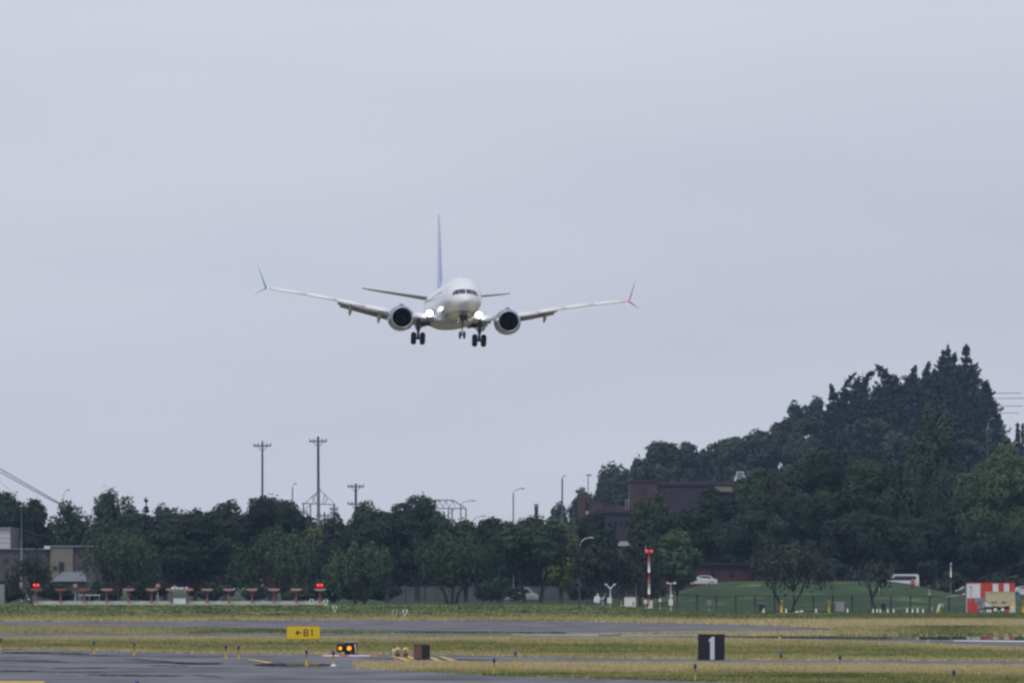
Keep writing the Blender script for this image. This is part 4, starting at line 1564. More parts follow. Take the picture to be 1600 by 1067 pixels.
# T-sensor
t = thing('tee_sensor', 'white T-shaped sensor post with a box, nearest to the open lawn', 'sensor', at_fence(1048, 1040))
MB().tube([(0, 0, 0), (0, 0, 3.3)], 0.07, 8).build('post', WHITE, t)
a = MB().box((0, 0, 3.3), (1.0, 0.12, 0.1)).build('cross_bar', WHITE, t)
MB().box((0.5, 0, 3.35), (0.26, 0.2, 0.26)).build('sensor_head', WHITE, a)
MB().box((-0.42, 0, 3.38), (0.2, 0.16, 0.16)).build('sensor_head', WHITE, a)
MB().box((0, -0.15, 0.98), (0.52, 0.4, 0.75)).build('box', WHITE, t)
MB().ball((0.1, -0.05, 1.75), 0.14, 8, 6).build('small_sensor', WHITE, t)
# twin scoop instrument
t = thing('scoop_instrument', 'white tilted twin-horn instrument beside the forked sensor', 'sensor', at_fence(938, 1040))
MB().box((-0.4, 0, 0.7), (0.75, 0.5, 0.75), ry=0.2).build('housing', WHITE, t)
for s, xx in ((-1, -0.3), (1, 0.55)):
    MB().tube([(xx * 0.4, 0, 0.7), (xx, 0, 1.15), (xx + 0.05 * s, 0, 1.45)], [0.09, 0.09, 0.13], 8).build('horn', WHITE, t)
MB().box((0.3, 0, 0.25), (0.3, 0.3, 0.5)).build('leg', STEEL, t)
t = thing('blue_crate', 'low blue crate on the grass beside the tilted twin-horn instrument', 'crate', at_fence(922, 1041))
BLUEC = mat('blue_crate', (0.03, 0.08, 0.16), 0.6)
MB().box((0, 0, 0.2), (1.0, 0.6, 0.36)).build('body', BLUEC, t)
MB().box((0, 0, 0.4), (1.06, 0.66, 0.05)).build('lid', BLUEC, t)
t = thing('cream_sign_board', 'low cream board on legs on the lawn behind the T-shaped sensor', 'sign board', at_fence(1053, 1100))
MB().box((0, 0, 0.75), (1.6, 0.1, 0.4)).build('board', CREAM, t)
for s in (-1, 1):
    MB().box((s * 0.6, 0.06, 0.35), (0.1, 0.08, 0.9)).build('leg', STEEL, t)

# bollards, stakes and boxes along the fence
YEL = mat('bollard_yellow', (0.62, 0.42, 0.03), 0.5)


def bollard(label, px, h, r, Y=1041):
    t = thing('yellow_bollard', label, 'bollard', at_fence(px, Y), 0, 'yellow bollards by the fence')
    MB().tube([(0, 0, -0.1), (0, 0, h)], r, 10).build('post', YEL, t)
    MB().ball((0, 0, h), r, 10, 6, (1, 1, 0.6)).build('cap', YEL, t)
    MB().tube([(0, 0, 0), (0, 0, 0.08)], r * 1.5, 10).build('foot', CONC, t)


bollard('short yellow bollard between the forked sensor and the large white box', 971, 0.6, 0.10)
bollard('short yellow bollard in front of the large white box', 989.5, 0.65, 0.11, 1038.5)
bollard('thick yellow bollard between the two leaning stems of the grey tree', 1221, 1.4, 0.17)
bollard('thin yellow post beside the light grey electrical box', 1295, 1.45, 0.11)
bollard('yellow post at the frame edge beyond the cream trailer', 1598, 1.35, 0.14, 1036)

STK = mat('stake_white', (0.70, 0.72, 0.62), 0.6)


def stake(label, px, h=0.55, w=0.09, Y=1039):
    t = thing('white_stake', label, 'stake', at_fence(px, Y), 0, 'small white stakes along the fence')
    MB().lathe((0, 0, 0), [(w * 2.2, 0), (w * 1.9, 0.06), (w * 1.2, 0.1), (w * 0.7, h)], 8, 'Z', cap=True).build('cone', STK, t)
    MB().lathe((0, 0, h * 0.55), [(w * 1.15, 0), (w * 1.0, h * 0.18)], 8, 'Z').build('band', WHITE, t)


for px, lb in ((1193, 'small white stake in front of the black box'), (1228, 'small white stake at the foot of the leaning grey tree'), (1275, 'small white stake before the thin yellow post'),
               (1324, 'small white stake just past the light grey electrical box')):
    stake(lb, px)
for k, px in enumerate([1364, 1370, 1375, 1387, 1396, 1417, 1425.5, 1433.5, 1442]):
    stake('small white stake, %s in the row of nine past the thin sparse tree' % ORD[k], px, 0.6 if k in (5, 7) else 0.5)
cabinet('light grey electrical box on the grass by a fence post', 1312, 1.05, 1.15, 0.75, GREYW, 1040, 'electrical_box')
cabinet('black box on a stand beside the leaning grey tree', 1190, 0.75, 0.85, 0.7, DARKW, 1043, 'black_box')
cabinet('grey electrical box on the lawn behind the fence, below the white sedan', 1108, 0.55, 0.6, 1.1, GREYW, 1055, 'electrical_box')
cabinet('dark meter box behind the row of small stakes', 1380, 0.55, 0.8, 0.8, DARKW, 1048, 'black_box')
for k, px in enumerate((1245, 1252)):
    t = thing('white_sandbag', ['white sandbag on the grass, the flatter of two', 'white sandbag on the grass, the rounder of two'][k], 'sandbag', at_fence(px, 1039), 0, 'sandbags on the grass')
    MB().ball((0, 0, 0.12 + 0.03 * k), 0.2, 10, 7, (1.3 - 0.3 * k, 0.9, 0.65 + 0.2 * k)).build('bag', WHITE, t)
    MB().ball((0.22, 0, 0.17 + 0.03 * k), 0.06, 8, 6).build('knot', WHITE, t)
# yellow warning sign
t = thing('yellow_sign', 'small yellow diamond warning sign on a post beside the thin sparse tree', 'sign', at_fence(1374, 1110))
zt = at(1374, 903, 1110).z - gz1(48, 1110)
MB().tube([(0, 0, 0), (0, 0, zt)], 0.05, 6).build('post', PALE, t)
MB().prism([(-0.3, zt), (0, zt - 0.3), (0.3, zt), (0, zt + 0.3)], -0.06, -0.02).build('plate', YEL, t)
# leaning white and yellow markers near the shelter
t = thing('leaning_marker', 'leaning white and yellow marker board by the fence before the shelter', 'marker', at_fence(1466, 1040))
MB().box((0, 0, 0.55), (0.28, 0.06, 1.1), ry=0.3).build('board', STK, t)
MB().box((0.02, -0.05, 0.2), (0.34, 0.05, 0.4), ry=0.3).build('foot_panel', YEL, t)
MB().box((0.45, 0.05, 0.95), (0.5, 0.05, 0.45), ry=0.2).build('flag', GREYW, t)
for px, Y, lb in ((1452, 1105, 'slim white post on the lawn behind the leaning marker'), (1456, 1060, 'pale slim post just behind the leaning marker')):
    t = thing('slim_post', lb, 'post', at_fence(px, Y), 0, 'slim posts on the lawn')
    MB().tube([(0, 0, 0), (0, 0, 1.2)], [0.14, 0.07], 8).build('post', GREYW, t)
    MB().ball((0, 0, 1.2), 0.1, 8, 6).build('cap', GREYW, t)
t = thing('white_pole', 'white pole hung among the dark trees above the shelter fence', 'pole', at_fence(1485.5, 1150))
zt = at(1485.5, 880, 1150).z - gz1(59, 1150)
MB().tube([(0, 0, 0), (0, 0, zt - 1.8)], 0.04, 6).build('lower_tube', STEEL, t)
MB().tube([(0, 0, zt - 1.8), (0, 0, zt)], 0.1, 8).build('upper_tube', WHITE, t)
MB().ball((0, 0, zt), 0.12, 8, 6).build('cap', WHITE, t)

# ------------------------------------------------------------------ person in red on the lawn
def person(label, px, Y):
    X = (px - 800) / FPX * Y
    t = thing('person', label, 'person', (X, Y, gz1(X, Y)), 0.2)

    def skin(name, verts, edges, radii, m):
        me_ = bpy.data.meshes.new(name)
        me_.from_pydata(verts, edges, [])
        o = bpy.data.objects.new(name, me_)
        COL.objects.link(o)
        md = o.modifiers.new('skin', 'SKIN')
        md.use_smooth_shade = True
        for i, r in enumerate(radii):
            me_.skin_vertices[0].data[i].radius = (r, r * 0.8)
        me_.skin_vertices[0].data[0].use_root = True
        o.modifiers.new('sub', 'SUBSURF').levels = 1
        dg = bpy.context.evaluated_depsgraph_get()
        m2 = bpy.data.meshes.new_from_object(o.evaluated_get(dg))
        bpy.data.objects.remove(o)
        m2.materials.clear()
        return link(name, m2, m, t)

    V_ = [(0, 0, 0.95), (0, 0, 1.15), (0, 0, 1.40), (0, 0, 1.50), (0, -0.01, 1.60), (0, -0.01, 1.74),
          (0.11, 0, 0.88), (0.12, -0.02, 0.48), (0.13, 0.03, 0.09), (0.13, -0.14, 0.04),
          (-0.11, 0, 0.88), (-0.13, 0.02, 0.48), (-0.15, 0.06, 0.09), (-0.15, -0.11, 0.04),
          (0.20, 0, 1.40), (0.27, 0.02, 1.12), (0.28, -0.06, 0.86), (0.28, -0.08, 0.77),
          (-0.20, 0, 1.40), (-0.27, 0.02, 1.12), (-0.28, -0.06, 0.86), (-0.28, -0.08, 0.77)]
    E_ = [(0, 1), (1, 2), (2, 3), (3, 4), (4, 5), (0, 6), (6, 7), (7, 8), (8, 9), (0, 10), (10, 11), (11, 12), (12, 13),
          (2, 14), (14, 15), (15, 16), (16, 17), (2, 18), (18, 19), (19, 20), (20, 21)]
    R_ = [0.15, 0.13, 0.16, 0.06, 0.09, 0.085, 0.09, 0.062, 0.042, 0.035, 0.09, 0.062, 0.042, 0.035, 0.062, 0.046, 0.034, 0.03, 0.062, 0.046, 0.034, 0.03]
    skin('body', V_, E_, R_, mat('skin_tone', (0.35, 0.22, 0.16), 0.6))
    REDC = mat('red_cloth', (0.55, 0.06, 0.09), 0.8)
    skin('jacket', [(0, 0, 0.92), (0, 0, 1.15), (0, 0, 1.41), (0.20, 0, 1.41), (0.27, 0.02, 1.12), (0.28, -0.05, 0.9), (-0.20, 0, 1.41), (-0.27, 0.02, 1.12), (-0.28, -0.05, 0.9)],
         [(0, 1), (1, 2), (2, 3), (3, 4), (4, 5), (2, 6), (6, 7), (7, 8)], [0.19, 0.17, 0.19, 0.085, 0.068, 0.055, 0.085, 0.068, 0.055], REDC)
    skin('trousers', [(0, 0, 0.9), (0.11, 0, 0.84), (0.12, -0.02, 0.48), (0.13, 0.03, 0.12), (-0.11, 0, 0.84), (-0.13, 0.02, 0.48), (-0.15, 0.06, 0.12)],
         [(0, 1), (1, 2), (2, 3), (0, 4), (4, 5), (5, 6)], [0.16, 0.11, 0.085, 0.07, 0.11, 0.085, 0.07], mat('dark_red_cloth', (0.22, 0.035, 0.045), 0.8))
    MB().ball((0, 0.015, 1.74), 0.115, 12, 8, (0.9, 1.0, 1.0)).build('hair', mat('dark_hair', (0.025, 0.02, 0.018), 0.7), t)
    for s in (-1, 1):
        MB().ball((s * 0.035, -0.105, 1.70), 0.014, 6, 4).build('eye', DARKW, t)


person('person in a red jacket and dark red trousers standing on the lawn', 1426, 1112)

# ------------------------------------------------------------------ checkered shelter and trailer
SR = mat('shelter_red', (0.55, 0.055, 0.04), 0.5, noise=0.12, nscale=2)
SW = mat('shelter_white', (0.72, 0.73, 0.76), 0.5, noise=0.08, nscale=2)
D = 1040.0
ref = Vector(((1548 - 800) / FPX * D, D, 0))
t = thing('checkered_shelter', 'red and white checkered equipment shelter by the fence', 'shelter', ref)
for x0, x1, y0, y1, m in ((1511, 1532, 911, 934, SW), (1532, 1551, 911, 934, SR), (1551, 1560, 911, 934, SW), (1560, 1568.5, 911, 934, SR), (1568.5, 1577, 911, 934, SW), (1577, 1586, 911, 934, SR),
                          (1511, 1532, 934, 957.5, SR), (1532, 1551, 934, 957.5, SW), (1551, 1560, 934, 957.5, SR), (1560, 1568.5, 934, 957.5, SW), (1568.5, 1577, 934, 957.5, SR), (1577, 1586, 934, 957.5, SW)):
    a, b = at(x0, y0, D), at(x1, y1, D)
    b.z = max(b.z, 0.0)
    MB().box(((a.x + b.x) / 2 - ref.x, 0.03, (a.z + b.z) / 2), (b.x - a.x - 0.012, 0.06, a.z - b.z - 0.012)).build('panel', m, t)
a, b = at(1511, 911, D), at(1586, 957.5, D)
MB().box(((a.x + b.x) / 2 - ref.x, 1.5, a.z / 2 - 0.02), (b.x - a.x - 0.1, 2.86, a.z - 0.1)).build('body', SW, t)
MB().box(((a.x + b.x) / 2 - ref.x, 1.5, a.z + 0.05), (b.x - a.x + 0.15, 3.1, 0.09)).build('roof', SR, t)
for zz in (0.94, 0.50):
    MB().box((at(1517, 900, D).x - ref.x, -0.03, a.z * zz - 0.25), (0.2, 0.06, 0.3)).build('wall_vent', STEEL, t)
MB().box((at(1517, 900, D).x - ref.x, -0.02, a.z * 0.70), (0.08, 0.05, 1.2)).build('conduit', STEEL, t)
MB().tube([(a.x - ref.x - 0.05, 0.5, a.z * 0.62), (a.x - ref.x - 2.4, 1.5, a.z * 0.55)], 0.05, 6).build('cable_tray', PALE, t)

D = 1035.0
ref = Vector(((1562 - 800) / FPX * D, D, 0))
t = thing('cream_trailer', 'cream generator trailer with a rounded belly on twin axles', 'trailer', ref)
CRM = mat('trailer_cream', (0.55, 0.48, 0.32), 0.5, noise=0.12, nscale=2)
BLK = mat('chassis_black', (0.025, 0.027, 0.032), 0.6)


def lp(px, py):
    q = at(px, py, D)
    return (q.x - ref.x, q.z)


MB().prism([lp(1540, 925), lp(1585.5, 925), lp(1585.5, 940), lp(1579, 944), lp(1570, 947), lp(1556, 947), lp(1547, 944), lp(1540, 938)], -0.9, 0.9).build('tank_body', CRM, t)
MB().prism([lp(1539, 923.9), lp(1586.5, 923.9), lp(1586.5, 925), lp(1539, 925)], -0.95, 0.95).build('lid', CRM, t)
x0, z0 = lp(1538, 951)
x1, z1 = lp(1577, 948)
MB().box(((x0 + x1) / 2, 0, (z0 + z1) / 2), (x1 - x0, 1.3, 0.3)).build('chassis', BLK, t)
MB().tube([(x0, 0, z0 + 0.05), (x0 - 0.9, 0, z0 - 0.05)], 0.06, 6).build('drawbar', BLK, t)
for px in (1554.5, 1566):
    for s in (-1, 1):
        x, z = lp(px, 953)
        w = MB().lathe((x, s * 0.85, 0.36), [(0.02, -0.12), (0.34, -0.12), (0.36, -0.06), (0.36, 0.06), (0.34, 0.12), (0.02, 0.12)], 18).build('wheel', TYRE, t)
        MB().lathe((x, s * 0.98, 0.36), [(0.01, -0.02), (0.24, -0.02), (0.24, 0.02), (0.01, 0.02)], 14).build('hub', SW, w)
for px0, px1 in ((1548, 1557), (1564, 1572)):
    xa, za = lp(px0, 939)
    xb, zb = lp(px1, 942.5)
    for k in range(4):
        w = (xb - xa) / 4
        MB().box((xa + w * (k + 0.5), -0.915, (za + zb) / 2), (w * 0.62, 0.02, abs(za - zb) * 0.8)).build('vent_slot', BLK, t)
t = thing('grey_pump_unit', 'grey pump unit with a dark hood between the shelter and the trailer', 'pump', ((1531 - 800) / FPX * 1036, 1036, 0))
MB().box((0, 0, 1.55), (1.3, 0.9, 0.5)).build('hood', STEEL, t)
MB().box((0.1, 0, 0.75), (0.8, 0.7, 1.1)).build('housing', GREYW, t)
MB().box((0.5, -0.42, 0.7), (0.3, 0.12, 1.2), ry=-0.2).build('panel', PALE, t)
for s in (-1, 1):
    MB().box((s * 0.35, 0, 0.1), (0.12, 0.6, 0.24)).build('foot', BLK, t)
t = thing('yellow_guardrail', 'yellow steel guard rail in front of the cream trailer', 'guard rail', ((1582 - 800) / FPX * 1030, 1030, 0))
for s in (-1, 1):
    MB().box((s * 0.28, 0, 0.72), (0.12, 0.12, 1.45)).build('leg', YEL, t)
MB().box((0, 0, 1.02), (0.46, 0.1, 0.12)).build('rail', YEL, t)
MB().prism([(-0.3, 1.46), (0.3, 1.46), (0, 1.72)], -0.04, 0.04).build('gusset', YEL, t)
t = thing('teal_drum', 'teal drum standing on a stand at the end of the shelter', 'drum', ((1588.5 - 800) / FPX * 1042, 1042, 0))
TEAL = mat('teal', (0.08, 0.28, 0.32), 0.5)
MB().tube([(0, 0, 1.6), (0, 0, 2.6)], 0.28, 12).build('barrel', TEAL, t)
MB().tube([(0, 0, 2.6), (0, 0, 2.68)], 0.3, 12).build('lid', WHITE, t)
for s in (-1, 1):
    MB().box((s * 0.2, 0, 0.8), (0.07, 0.3, 1.6)).build('leg', STEEL, t)
t = thing('white_boom', 'white horizontal boom reaching to the frame edge past the shelter', 'boom', ((1602 - 800) / FPX * 1060, 1060, 0))
zb = at(1600, 925, 1060).z
MB().box((0, 0, zb), (1.9, 0.15, 0.2)).build('arm', WHITE, t)
MB().box((0.6, 0, zb / 2), (0.3, 0.3, zb)).build('post', STEEL, t)

# ------------------------------------------------------------------ taxiway lights and signs
BLUE = mat('blue_lens', (0.012, 0.02, 0.16), 0.25, spec=0.6)
LYEL = mat('light_post_yellow', (0.55, 0.36, 0.06), 0.55, noise=0.2, nscale=5)
first = None
ELS = [(2, 996, 'blue taxiway light at the frame edge in the dry grass'), (147, 1001, 'blue taxiway light on a yellow post, first along the dry grass edge'),
       (210, 1003, 'blue taxiway light on a yellow post, second along the grass edge'), (353, 1007, 'blue taxiway light on a tall yellow post, nearer of a close pair'),
       (373, 1008, 'blue taxiway light, farther of the close pair at the grass edge'), (479, 1014.5, 'blue taxiway light on a yellow post below the yellow sign'),
       (521, 1016, 'blue taxiway light with a white base in front of the amber flashers'), (772, 1027, 'blue taxiway light past the brown sign box, on the near straw strip'),
       (805, 1017, 'blue taxiway light in the olive grass past the painted yellow bars'), (1086, 1036, 'blue taxiway light on a yellow post below the black number board'),
       (1220, 1020, 'blue taxiway light in the olive grass just past the number board'), (1312, 1023, 'blue taxiway light farther along the grass past the number board'),
       (1490, 1046, 'blue taxiway light alone in the nearest grass'), (215, 1063, 'blue taxiway light cut by the bottom of the frame')]
for px, yt, lb in ELS:
    hh = 0.66
    Y = (EYE_H - hh) * FPX / (yt - 911)
    X = (px - 800) / FPX * Y
    if first is None:
        t = thing('taxiway_edge_light', lb, 'taxiway light', (X, Y, 0.01), 0, 'blue taxiway edge lights')
        MB().tube([(0, 0, 0), (0, 0, 0.46)], [0.035, 0.03], 8).build('post', LYEL, t)
        MB().lathe((0, 0, 0), [(0.02, 0), (0.11, 0.005), (0.11, 0.03), (0.03, 0.05)], 12, 'Z', cap=True).build('base', LYEL, t)
        MB().lathe((0, 0, 0.46), [(0.03, 0), (0.055, 0.02), (0.055, 0.06)], 12, 'Z', cap=True).build('collar', BLK, t)
        MB().lathe((0, 0, 0.52), [(0.055, 0), (0.062, 0.03), (0.058, 0.09), (0.035, 0.13), (0.01, 0.145)], 12, 'Z', cap=True).build('lens', BLUE, t)
        first = t
    else:
        dup(first, (X, Y, 0.01), 0, lb)
t = thing('white_base_cover', 'round white base cover around the taxiway light by the amber flashers', 'cover', on_ground(521, 1041))
MB().lathe((0, 0, 0.0), [(0.13, 0.0), (0.12, 0.05), (0.08, 0.09)], 14, 'Z', cap=True).build('cover', WHITE, t)
MB().lathe((0, 0, 0.09), [(0.08, 0), (0.08, 0.02)], 14, 'Z', cap=True).build('rim', WHITE, t)

# small round markers in the grass by the service road
for px, py, lb in ((1218, 1001, 'small pale marker stub at the service road edge past the number board'), (1450, 1007, 'small pale marker stub at the service road edge farther along')):
    t = thing('marker_stub', lb, 'marker', on_ground(px, py), 0, 'pale marker stubs')
    MB().tube([(0, 0, 0), (0, 0, 0.22)], 0.09, 8).build('stub', CRM, t)
    MB().ball((0, 0, 0.22), 0.09, 8, 6, (1, 1, 0.5)).build('cap', CRM, t)

# yellow direction sign
SIGNY = mat('sign_yellow', (0.72, 0.50, 0.012), 0.5)
SIGNK = mat('sign_black', (0.014, 0.014, 0.016), 0.5)
Yb = 505.0
c = at(474, 988, Yb)
w = 53 / FPX * Yb
h = 21.5 / FPX * Yb
t = thing('taxiway_sign', 'yellow taxiway direction sign with an arrow and the code B1', 'sign', (c.x, Yb, 0))
z = c.z
MB().box((0, 0.1, z), (w, 0.22, h)).build('housing', mat('sign_frame', (0.30, 0.22, 0.03), 0.5), t)
face = MB().box((0, -0.02, z), (w - 0.07, 0.03, h - 0.07)).build('face', SIGNY, t)
for s in (-1, 0, 1):
    MB().tube([(s * w * 0.4, 0.1, 0), (s * w * 0.4, 0.1, z - h / 2 + 0.02)], 0.04, 8).build('leg', STEEL, t)
u = Yb / FPX


def glyph(polys, name, parent, yface, m, th=0.012):
    mb = MB()
    for p_ in polys:
        mb.prism(p_, yface - th, yface, (0, 0, 0))
    return mb.build(name, m, parent)


def sx(px, py):
    return ((px - 474) * u, z + (988 - py) * u)


def stroke(a, b, wd):
    a, b = Vector(a), Vector(b)
    d = (b - a).normalized()
    n_ = Vector((-d.y, d.x)) * wd / 2
    return [tuple(a - n_), tuple(b - n_), tuple(b + n_), tuple(a + n_)]


sw = 1.7 * u
FY_ = -0.036
glyph([stroke(sx(462.5, 988), sx(471, 988), sw)], 'arrow', face, FY_, SIGNK)
glyph([stroke(sx(462.2, 988.2), sx(466.4, 984.4), sw), stroke(sx(462.2, 987.8), sx(466.4, 991.6), sw)], 'arrow_head', face, FY_ - 0.003, SIGNK)
bxs = 475.2
mbB = [stroke(sx(bxs, 983), sx(bxs, 993), sw)]
for yy in (983.4, 988.0, 992.6):
    mbB.append(stroke(sx(bxs + 0.85, yy), sx(bxs + 5.0, yy), sw * 0.92))
mbB.append(stroke(sx(bxs + 5.6, 984.0), sx(bxs + 5.6, 987.6), sw))
mbB.append(stroke(sx(bxs + 6.0, 988.4), sx(bxs + 6.0, 992.2), sw))
glyph(mbB, 'letter_b', face, FY_, SIGNK)
glyph([stroke(sx(487.6, 982.8), sx(487.6, 993.2), sw), stroke(sx(485.4, 984.6), sx(486.7, 983.6), sw * 0.9)], 'numeral_one', face, FY_, SIGNK)

# black distance board
Yb = 400.0
c = at(1111.5, 1010.5, Yb)
w = 41.5 / FPX * Yb
h = 40.5 / FPX * Yb
t = thing('distance_board', 'black distance board with a large white figure 1', 'sign', (c.x, Yb, 0))
z = c.z
u = Yb / FPX
MB().box((0, 0.16, z), (w, 0.30, h)).build('housing', SIGNK, t)
face = MB().box((0, -0.01, z), (w - 0.05, 0.03, h - 0.05)).build('face', mat('board_black', (0.012, 0.013, 0.02), 0.45), t)
for s in (-1, 1):
    MB().tube([(s * w * 0.38, 0.16, -0.02), (s * w * 0.38, 0.16, z - h / 2 + 0.02)], 0.045, 8).build('leg', STEEL, t)
q = lambda px, py: ((px - 1111.5) * u, z + (1010.5 - py) * u)
glyph([[q(1109.6, 1030), q(1109.6, 1001.8), q(1107.6, 1001.8), q(1107.6, 998.6), q(1110.2, 996.6), q(1112.2, 994.2), q(1116.3, 994.2), q(1116.3, 1030)][::-1]], 'numeral_one', face, -0.026, mat('sign_white', (0.62, 0.62, 0.68), 0.5))

# amber guard lights
AMB = mat('amber_lamp', (0.9, 0.4, 0.05), 0.3, emit=(1.0, 0.33, 0.03), estr=1.3)
p = gnd(540, 1022.5)
t = thing('guard_light', 'black runway guard light with two lit amber lamps', 'guard light', (p.x, p.y, 0.01))
u = p.y / FPX
MB().box((-0.02, 0.05, 0.34), (0.84, 0.22, 0.40)).build('housing', SIGNK, t)
for s, r in ((-0.27, 0.095), (0.18, 0.12)):
    l = MB().lathe((s, -0.07, 0.32), [(r * 1.3, -0.12), (r * 1.4, 0.0), (r * 1.35, 0.02)], 16).build('visor', SIGNK, t)
    MB().lathe((s, -0.075, 0.32), [(0.005, -0.03), (r * 0.6, -0.02), (r, 0.0), (0.005, 0.012)], 16).build('lens', AMB, l)
for s in (-1, 1):
    MB().tube([(s * 0.3, 0.05, 0), (s * 0.3, 0.05, 0.15)], 0.035, 8).build('leg', LYEL, t)
t = thing('control_cabinet', 'black cabinet with a pale lid standing behind the amber flashers', 'cabinet', (p.x + 0.24, p.y + 1.2, 0.01))
MB().box((0, 0, 0.3), (0.64, 0.4, 0.6)).build('body', SIGNK, t)
MB().box((0, 0, 0.63), (0.62, 0.42, 0.05)).build('lid', PALE, t)
MB().box((0.22, -0.21, 0.44), (0.07, 0.03, 0.16)).build('label_plate', WHITE, t)
MB().box((0.25, -0.23, 0.2), (0.07, 0.03, 0.32)).build('conduit', CRM, t)

# tan guard light seen from behind
TAN = mat('tan_paint', (0.60, 0.44, 0.18), 0.5, noise=0.15, nscale=6)
p = gnd(627, 1031.0)
t = thing('guard_light', 'tan runway guard light with two barrel lamps seen from behind', 'guard light', (p.x, p.y, 0.01))
for s in (-0.16, 0.2):
    l = MB().lathe((s, 0, 0.44), [(0.01, -0.2), (0.10, -0.19), (0.15, -0.12), (0.16, 0.12), (0.01, 0.14)], 14).build('barrel', TAN, t)
    MB().lathe((s, -0.2, 0.44), [(0.01, -0.02), (0.05, -0.02), (0.05, 0.01)], 10).build('cable_gland', BLK, l)
    MB().box((s, 0, 0.22), (0.2, 0.2, 0.14)).build('junction_box', mat('brown_box', (0.14, 0.09, 0.05), 0.7), t)
MB().box((-0.37, 0, 0.46), (0.12, 0.2, 0.14)).build('white_cap', WHITE, t)
MB().box((0.02, 0, 0.31), (0.7, 0.1, 0.05)).build('cross_bar', TAN, t)
for s in (-1, 1):
    MB().tube([(s * 0.28, 0, 0), (s * 0.28, 0, 0.32)], 0.035, 8).build('leg', TAN, t)

# oblique sign box
p = gnd(659, 1032.5)
t = thing('sign_box', 'brown and black sign box standing edge-on beside the tan guard light', 'sign', (p.x, p.y, 0.01), rad(-45))
BRN = mat('brown_face', (0.16, 0.085, 0.06), 0.6, noise=0.35, nscale=6)
MB().box((0, 0, 0.42), (0.58, 0.48, 0.68)).build('housing', SIGNK, t)
MB().box((0, -0.255, 0.42), (0.54, 0.02, 0.60)).build('face', BRN, t)
MB().box((0, 0.255, 0.42), (0.54, 0.02, 0.60)).build('back_panel', BRN, t)
for s in (-1, 1):
    MB().tube([(s * 0.2, 0, 0), (s * 0.2, 0, 0.12)], 0.035, 8).build('leg', STEEL, t)

# ------------------------------------------------------------------ the airliner
PLANE_Y = 785.0                      # distance of the nose
P_ROLL, P_YAW, P_PITCH = 1.9, 4.4, 0.8
nose = at(729.0, 469.3, PLANE_Y)
plane = thing('airliner', 'white twin-engine airliner landing head-on with wheels down and lights lit', 'airplane', nose)
from mathutils import Matrix
# local: x to the viewer's right, y aft, z up, origin at the nose tip (z = 2.95 above its own ground line)
NZ = 2.95
M_roll = Matrix.Rotation(rad(P_ROLL), 3, 'Y')
M_pitch = Matrix.Rotation(rad(-P_PITCH), 3, 'X')
M_yaw = Matrix.Rotation(rad(P_YAW) - math.atan2(nose.x, nose.y), 3, 'Z')
plane.rotation_euler = (M_yaw @ M_pitch @ M_roll).to_euler()


def pb(name, mb, m, parent=None):
    mb.v = [(x, y, z_ - NZ) for x, y, z_ in mb.v]
    return mb.build(name, m, parent or plane)


WPL = mat('aircraft_white', (0.78, 0.79, 0.80), 0.28, coat=0.5)
GPL = mat('aircraft_grey', (0.40, 0.41, 0.43), 0.4)
BPL = mat('aircraft_blue', (0.035, 0.065, 0.32), 0.3, coat=0.5)
NAC = mat('nacelle_blue', (0.12, 0.14, 0.25), 0.3, coat=0.6)
METAL = mat('bare_metal', (0.62, 0.63, 0.66), 0.38, metal=0.8)
DGR = mat('dark_grey_metal', (0.09, 0.09, 0.095), 0.5, metal=0.3)
GEAR = mat('gear_grey', (0.14, 0.145, 0.17), 0.5)
WINGM = mat('wing_grey', (0.48, 0.49, 0.52), 0.35, noise=0.06, nscale=0.6)
WINGU = mat('flap_grey', (0.22, 0.225, 0.235), 0.5)
FANB = mat('fan_black', (0.018, 0.019, 0.023), 0.45, metal=0.4)
LAMP = mat('landing_lamp', (1, 1, 1), 0.2, emit=(0.92, 0.96, 1.0), estr=6.0)
GREENL = mat('green_lamp', (0.1, 0.9, 0.4), 0.2, emit=(0.02, 0.85, 0.25), estr=0.9)
REDL = mat('red_nav_lamp', (0.9, 0.1, 0.08), 0.2, emit=(1.0, 0.12, 0.08), estr=0.8)

# livery: white over a blue line over a grey belly
fus_m = bpy.data.materials.new('fuselage_livery')
fus_m.use_nodes = True
ft = fus_m.node_tree
fb = ft.nodes['Principled BSDF']
fb.inputs['Roughness'].default_value = 0.26
fb.inputs['Coat Weight'].default_value = 0.5
tc = nd(ft, 'ShaderNodeTexCoord')
sep = nd(ft, 'ShaderNodeSeparateXYZ')
ft.links.new(tc.outputs['Object'], sep.inputs[0])
wv = nd(ft, 'ShaderNodeMath', operation='MULTIPLY')
wv.inputs[1].default_value = 0.17
ft.links.new(sep.outputs['Y'], wv.inputs[0])
sn = nd(ft, 'ShaderNodeMath', operation='SINE')
ft.links.new(wv.outputs[0], sn.inputs[0])
ma = nd(ft, 'ShaderNodeMath', operation='MULTIPLY_ADD')
ma.inputs[1].default_value = 0.12
ft.links.new(sn.outputs[0], ma.inputs[0])
ft.links.new(sep.outputs['Z'], ma.inputs[2])
mr = nd(ft, 'ShaderNodeMapRange')
mr.inputs['From Min'].default_value = -2.0
mr.inputs['From Max'].default_value = 2.0
ft.links.new(ma.outputs[0], mr.inputs['Value'])
rp = nd(ft, 'ShaderNodeValToRGB')
rp.color_ramp.interpolation = 'CONSTANT'
rp.color_ramp.elements[0].position = 0.0
rp.color_ramp.elements[0].color = (0.36, 0.37, 0.36, 1)
rp.color_ramp.elements[1].position = 0.262
rp.color_ramp.elements[1].color = (0.04, 0.07, 0.30, 1)
e = rp.color_ramp.elements.new(0.283)
e.color = (0.78, 0.79, 0.81, 1)
ft.links.new(mr.outputs[0], rp.inputs[0])
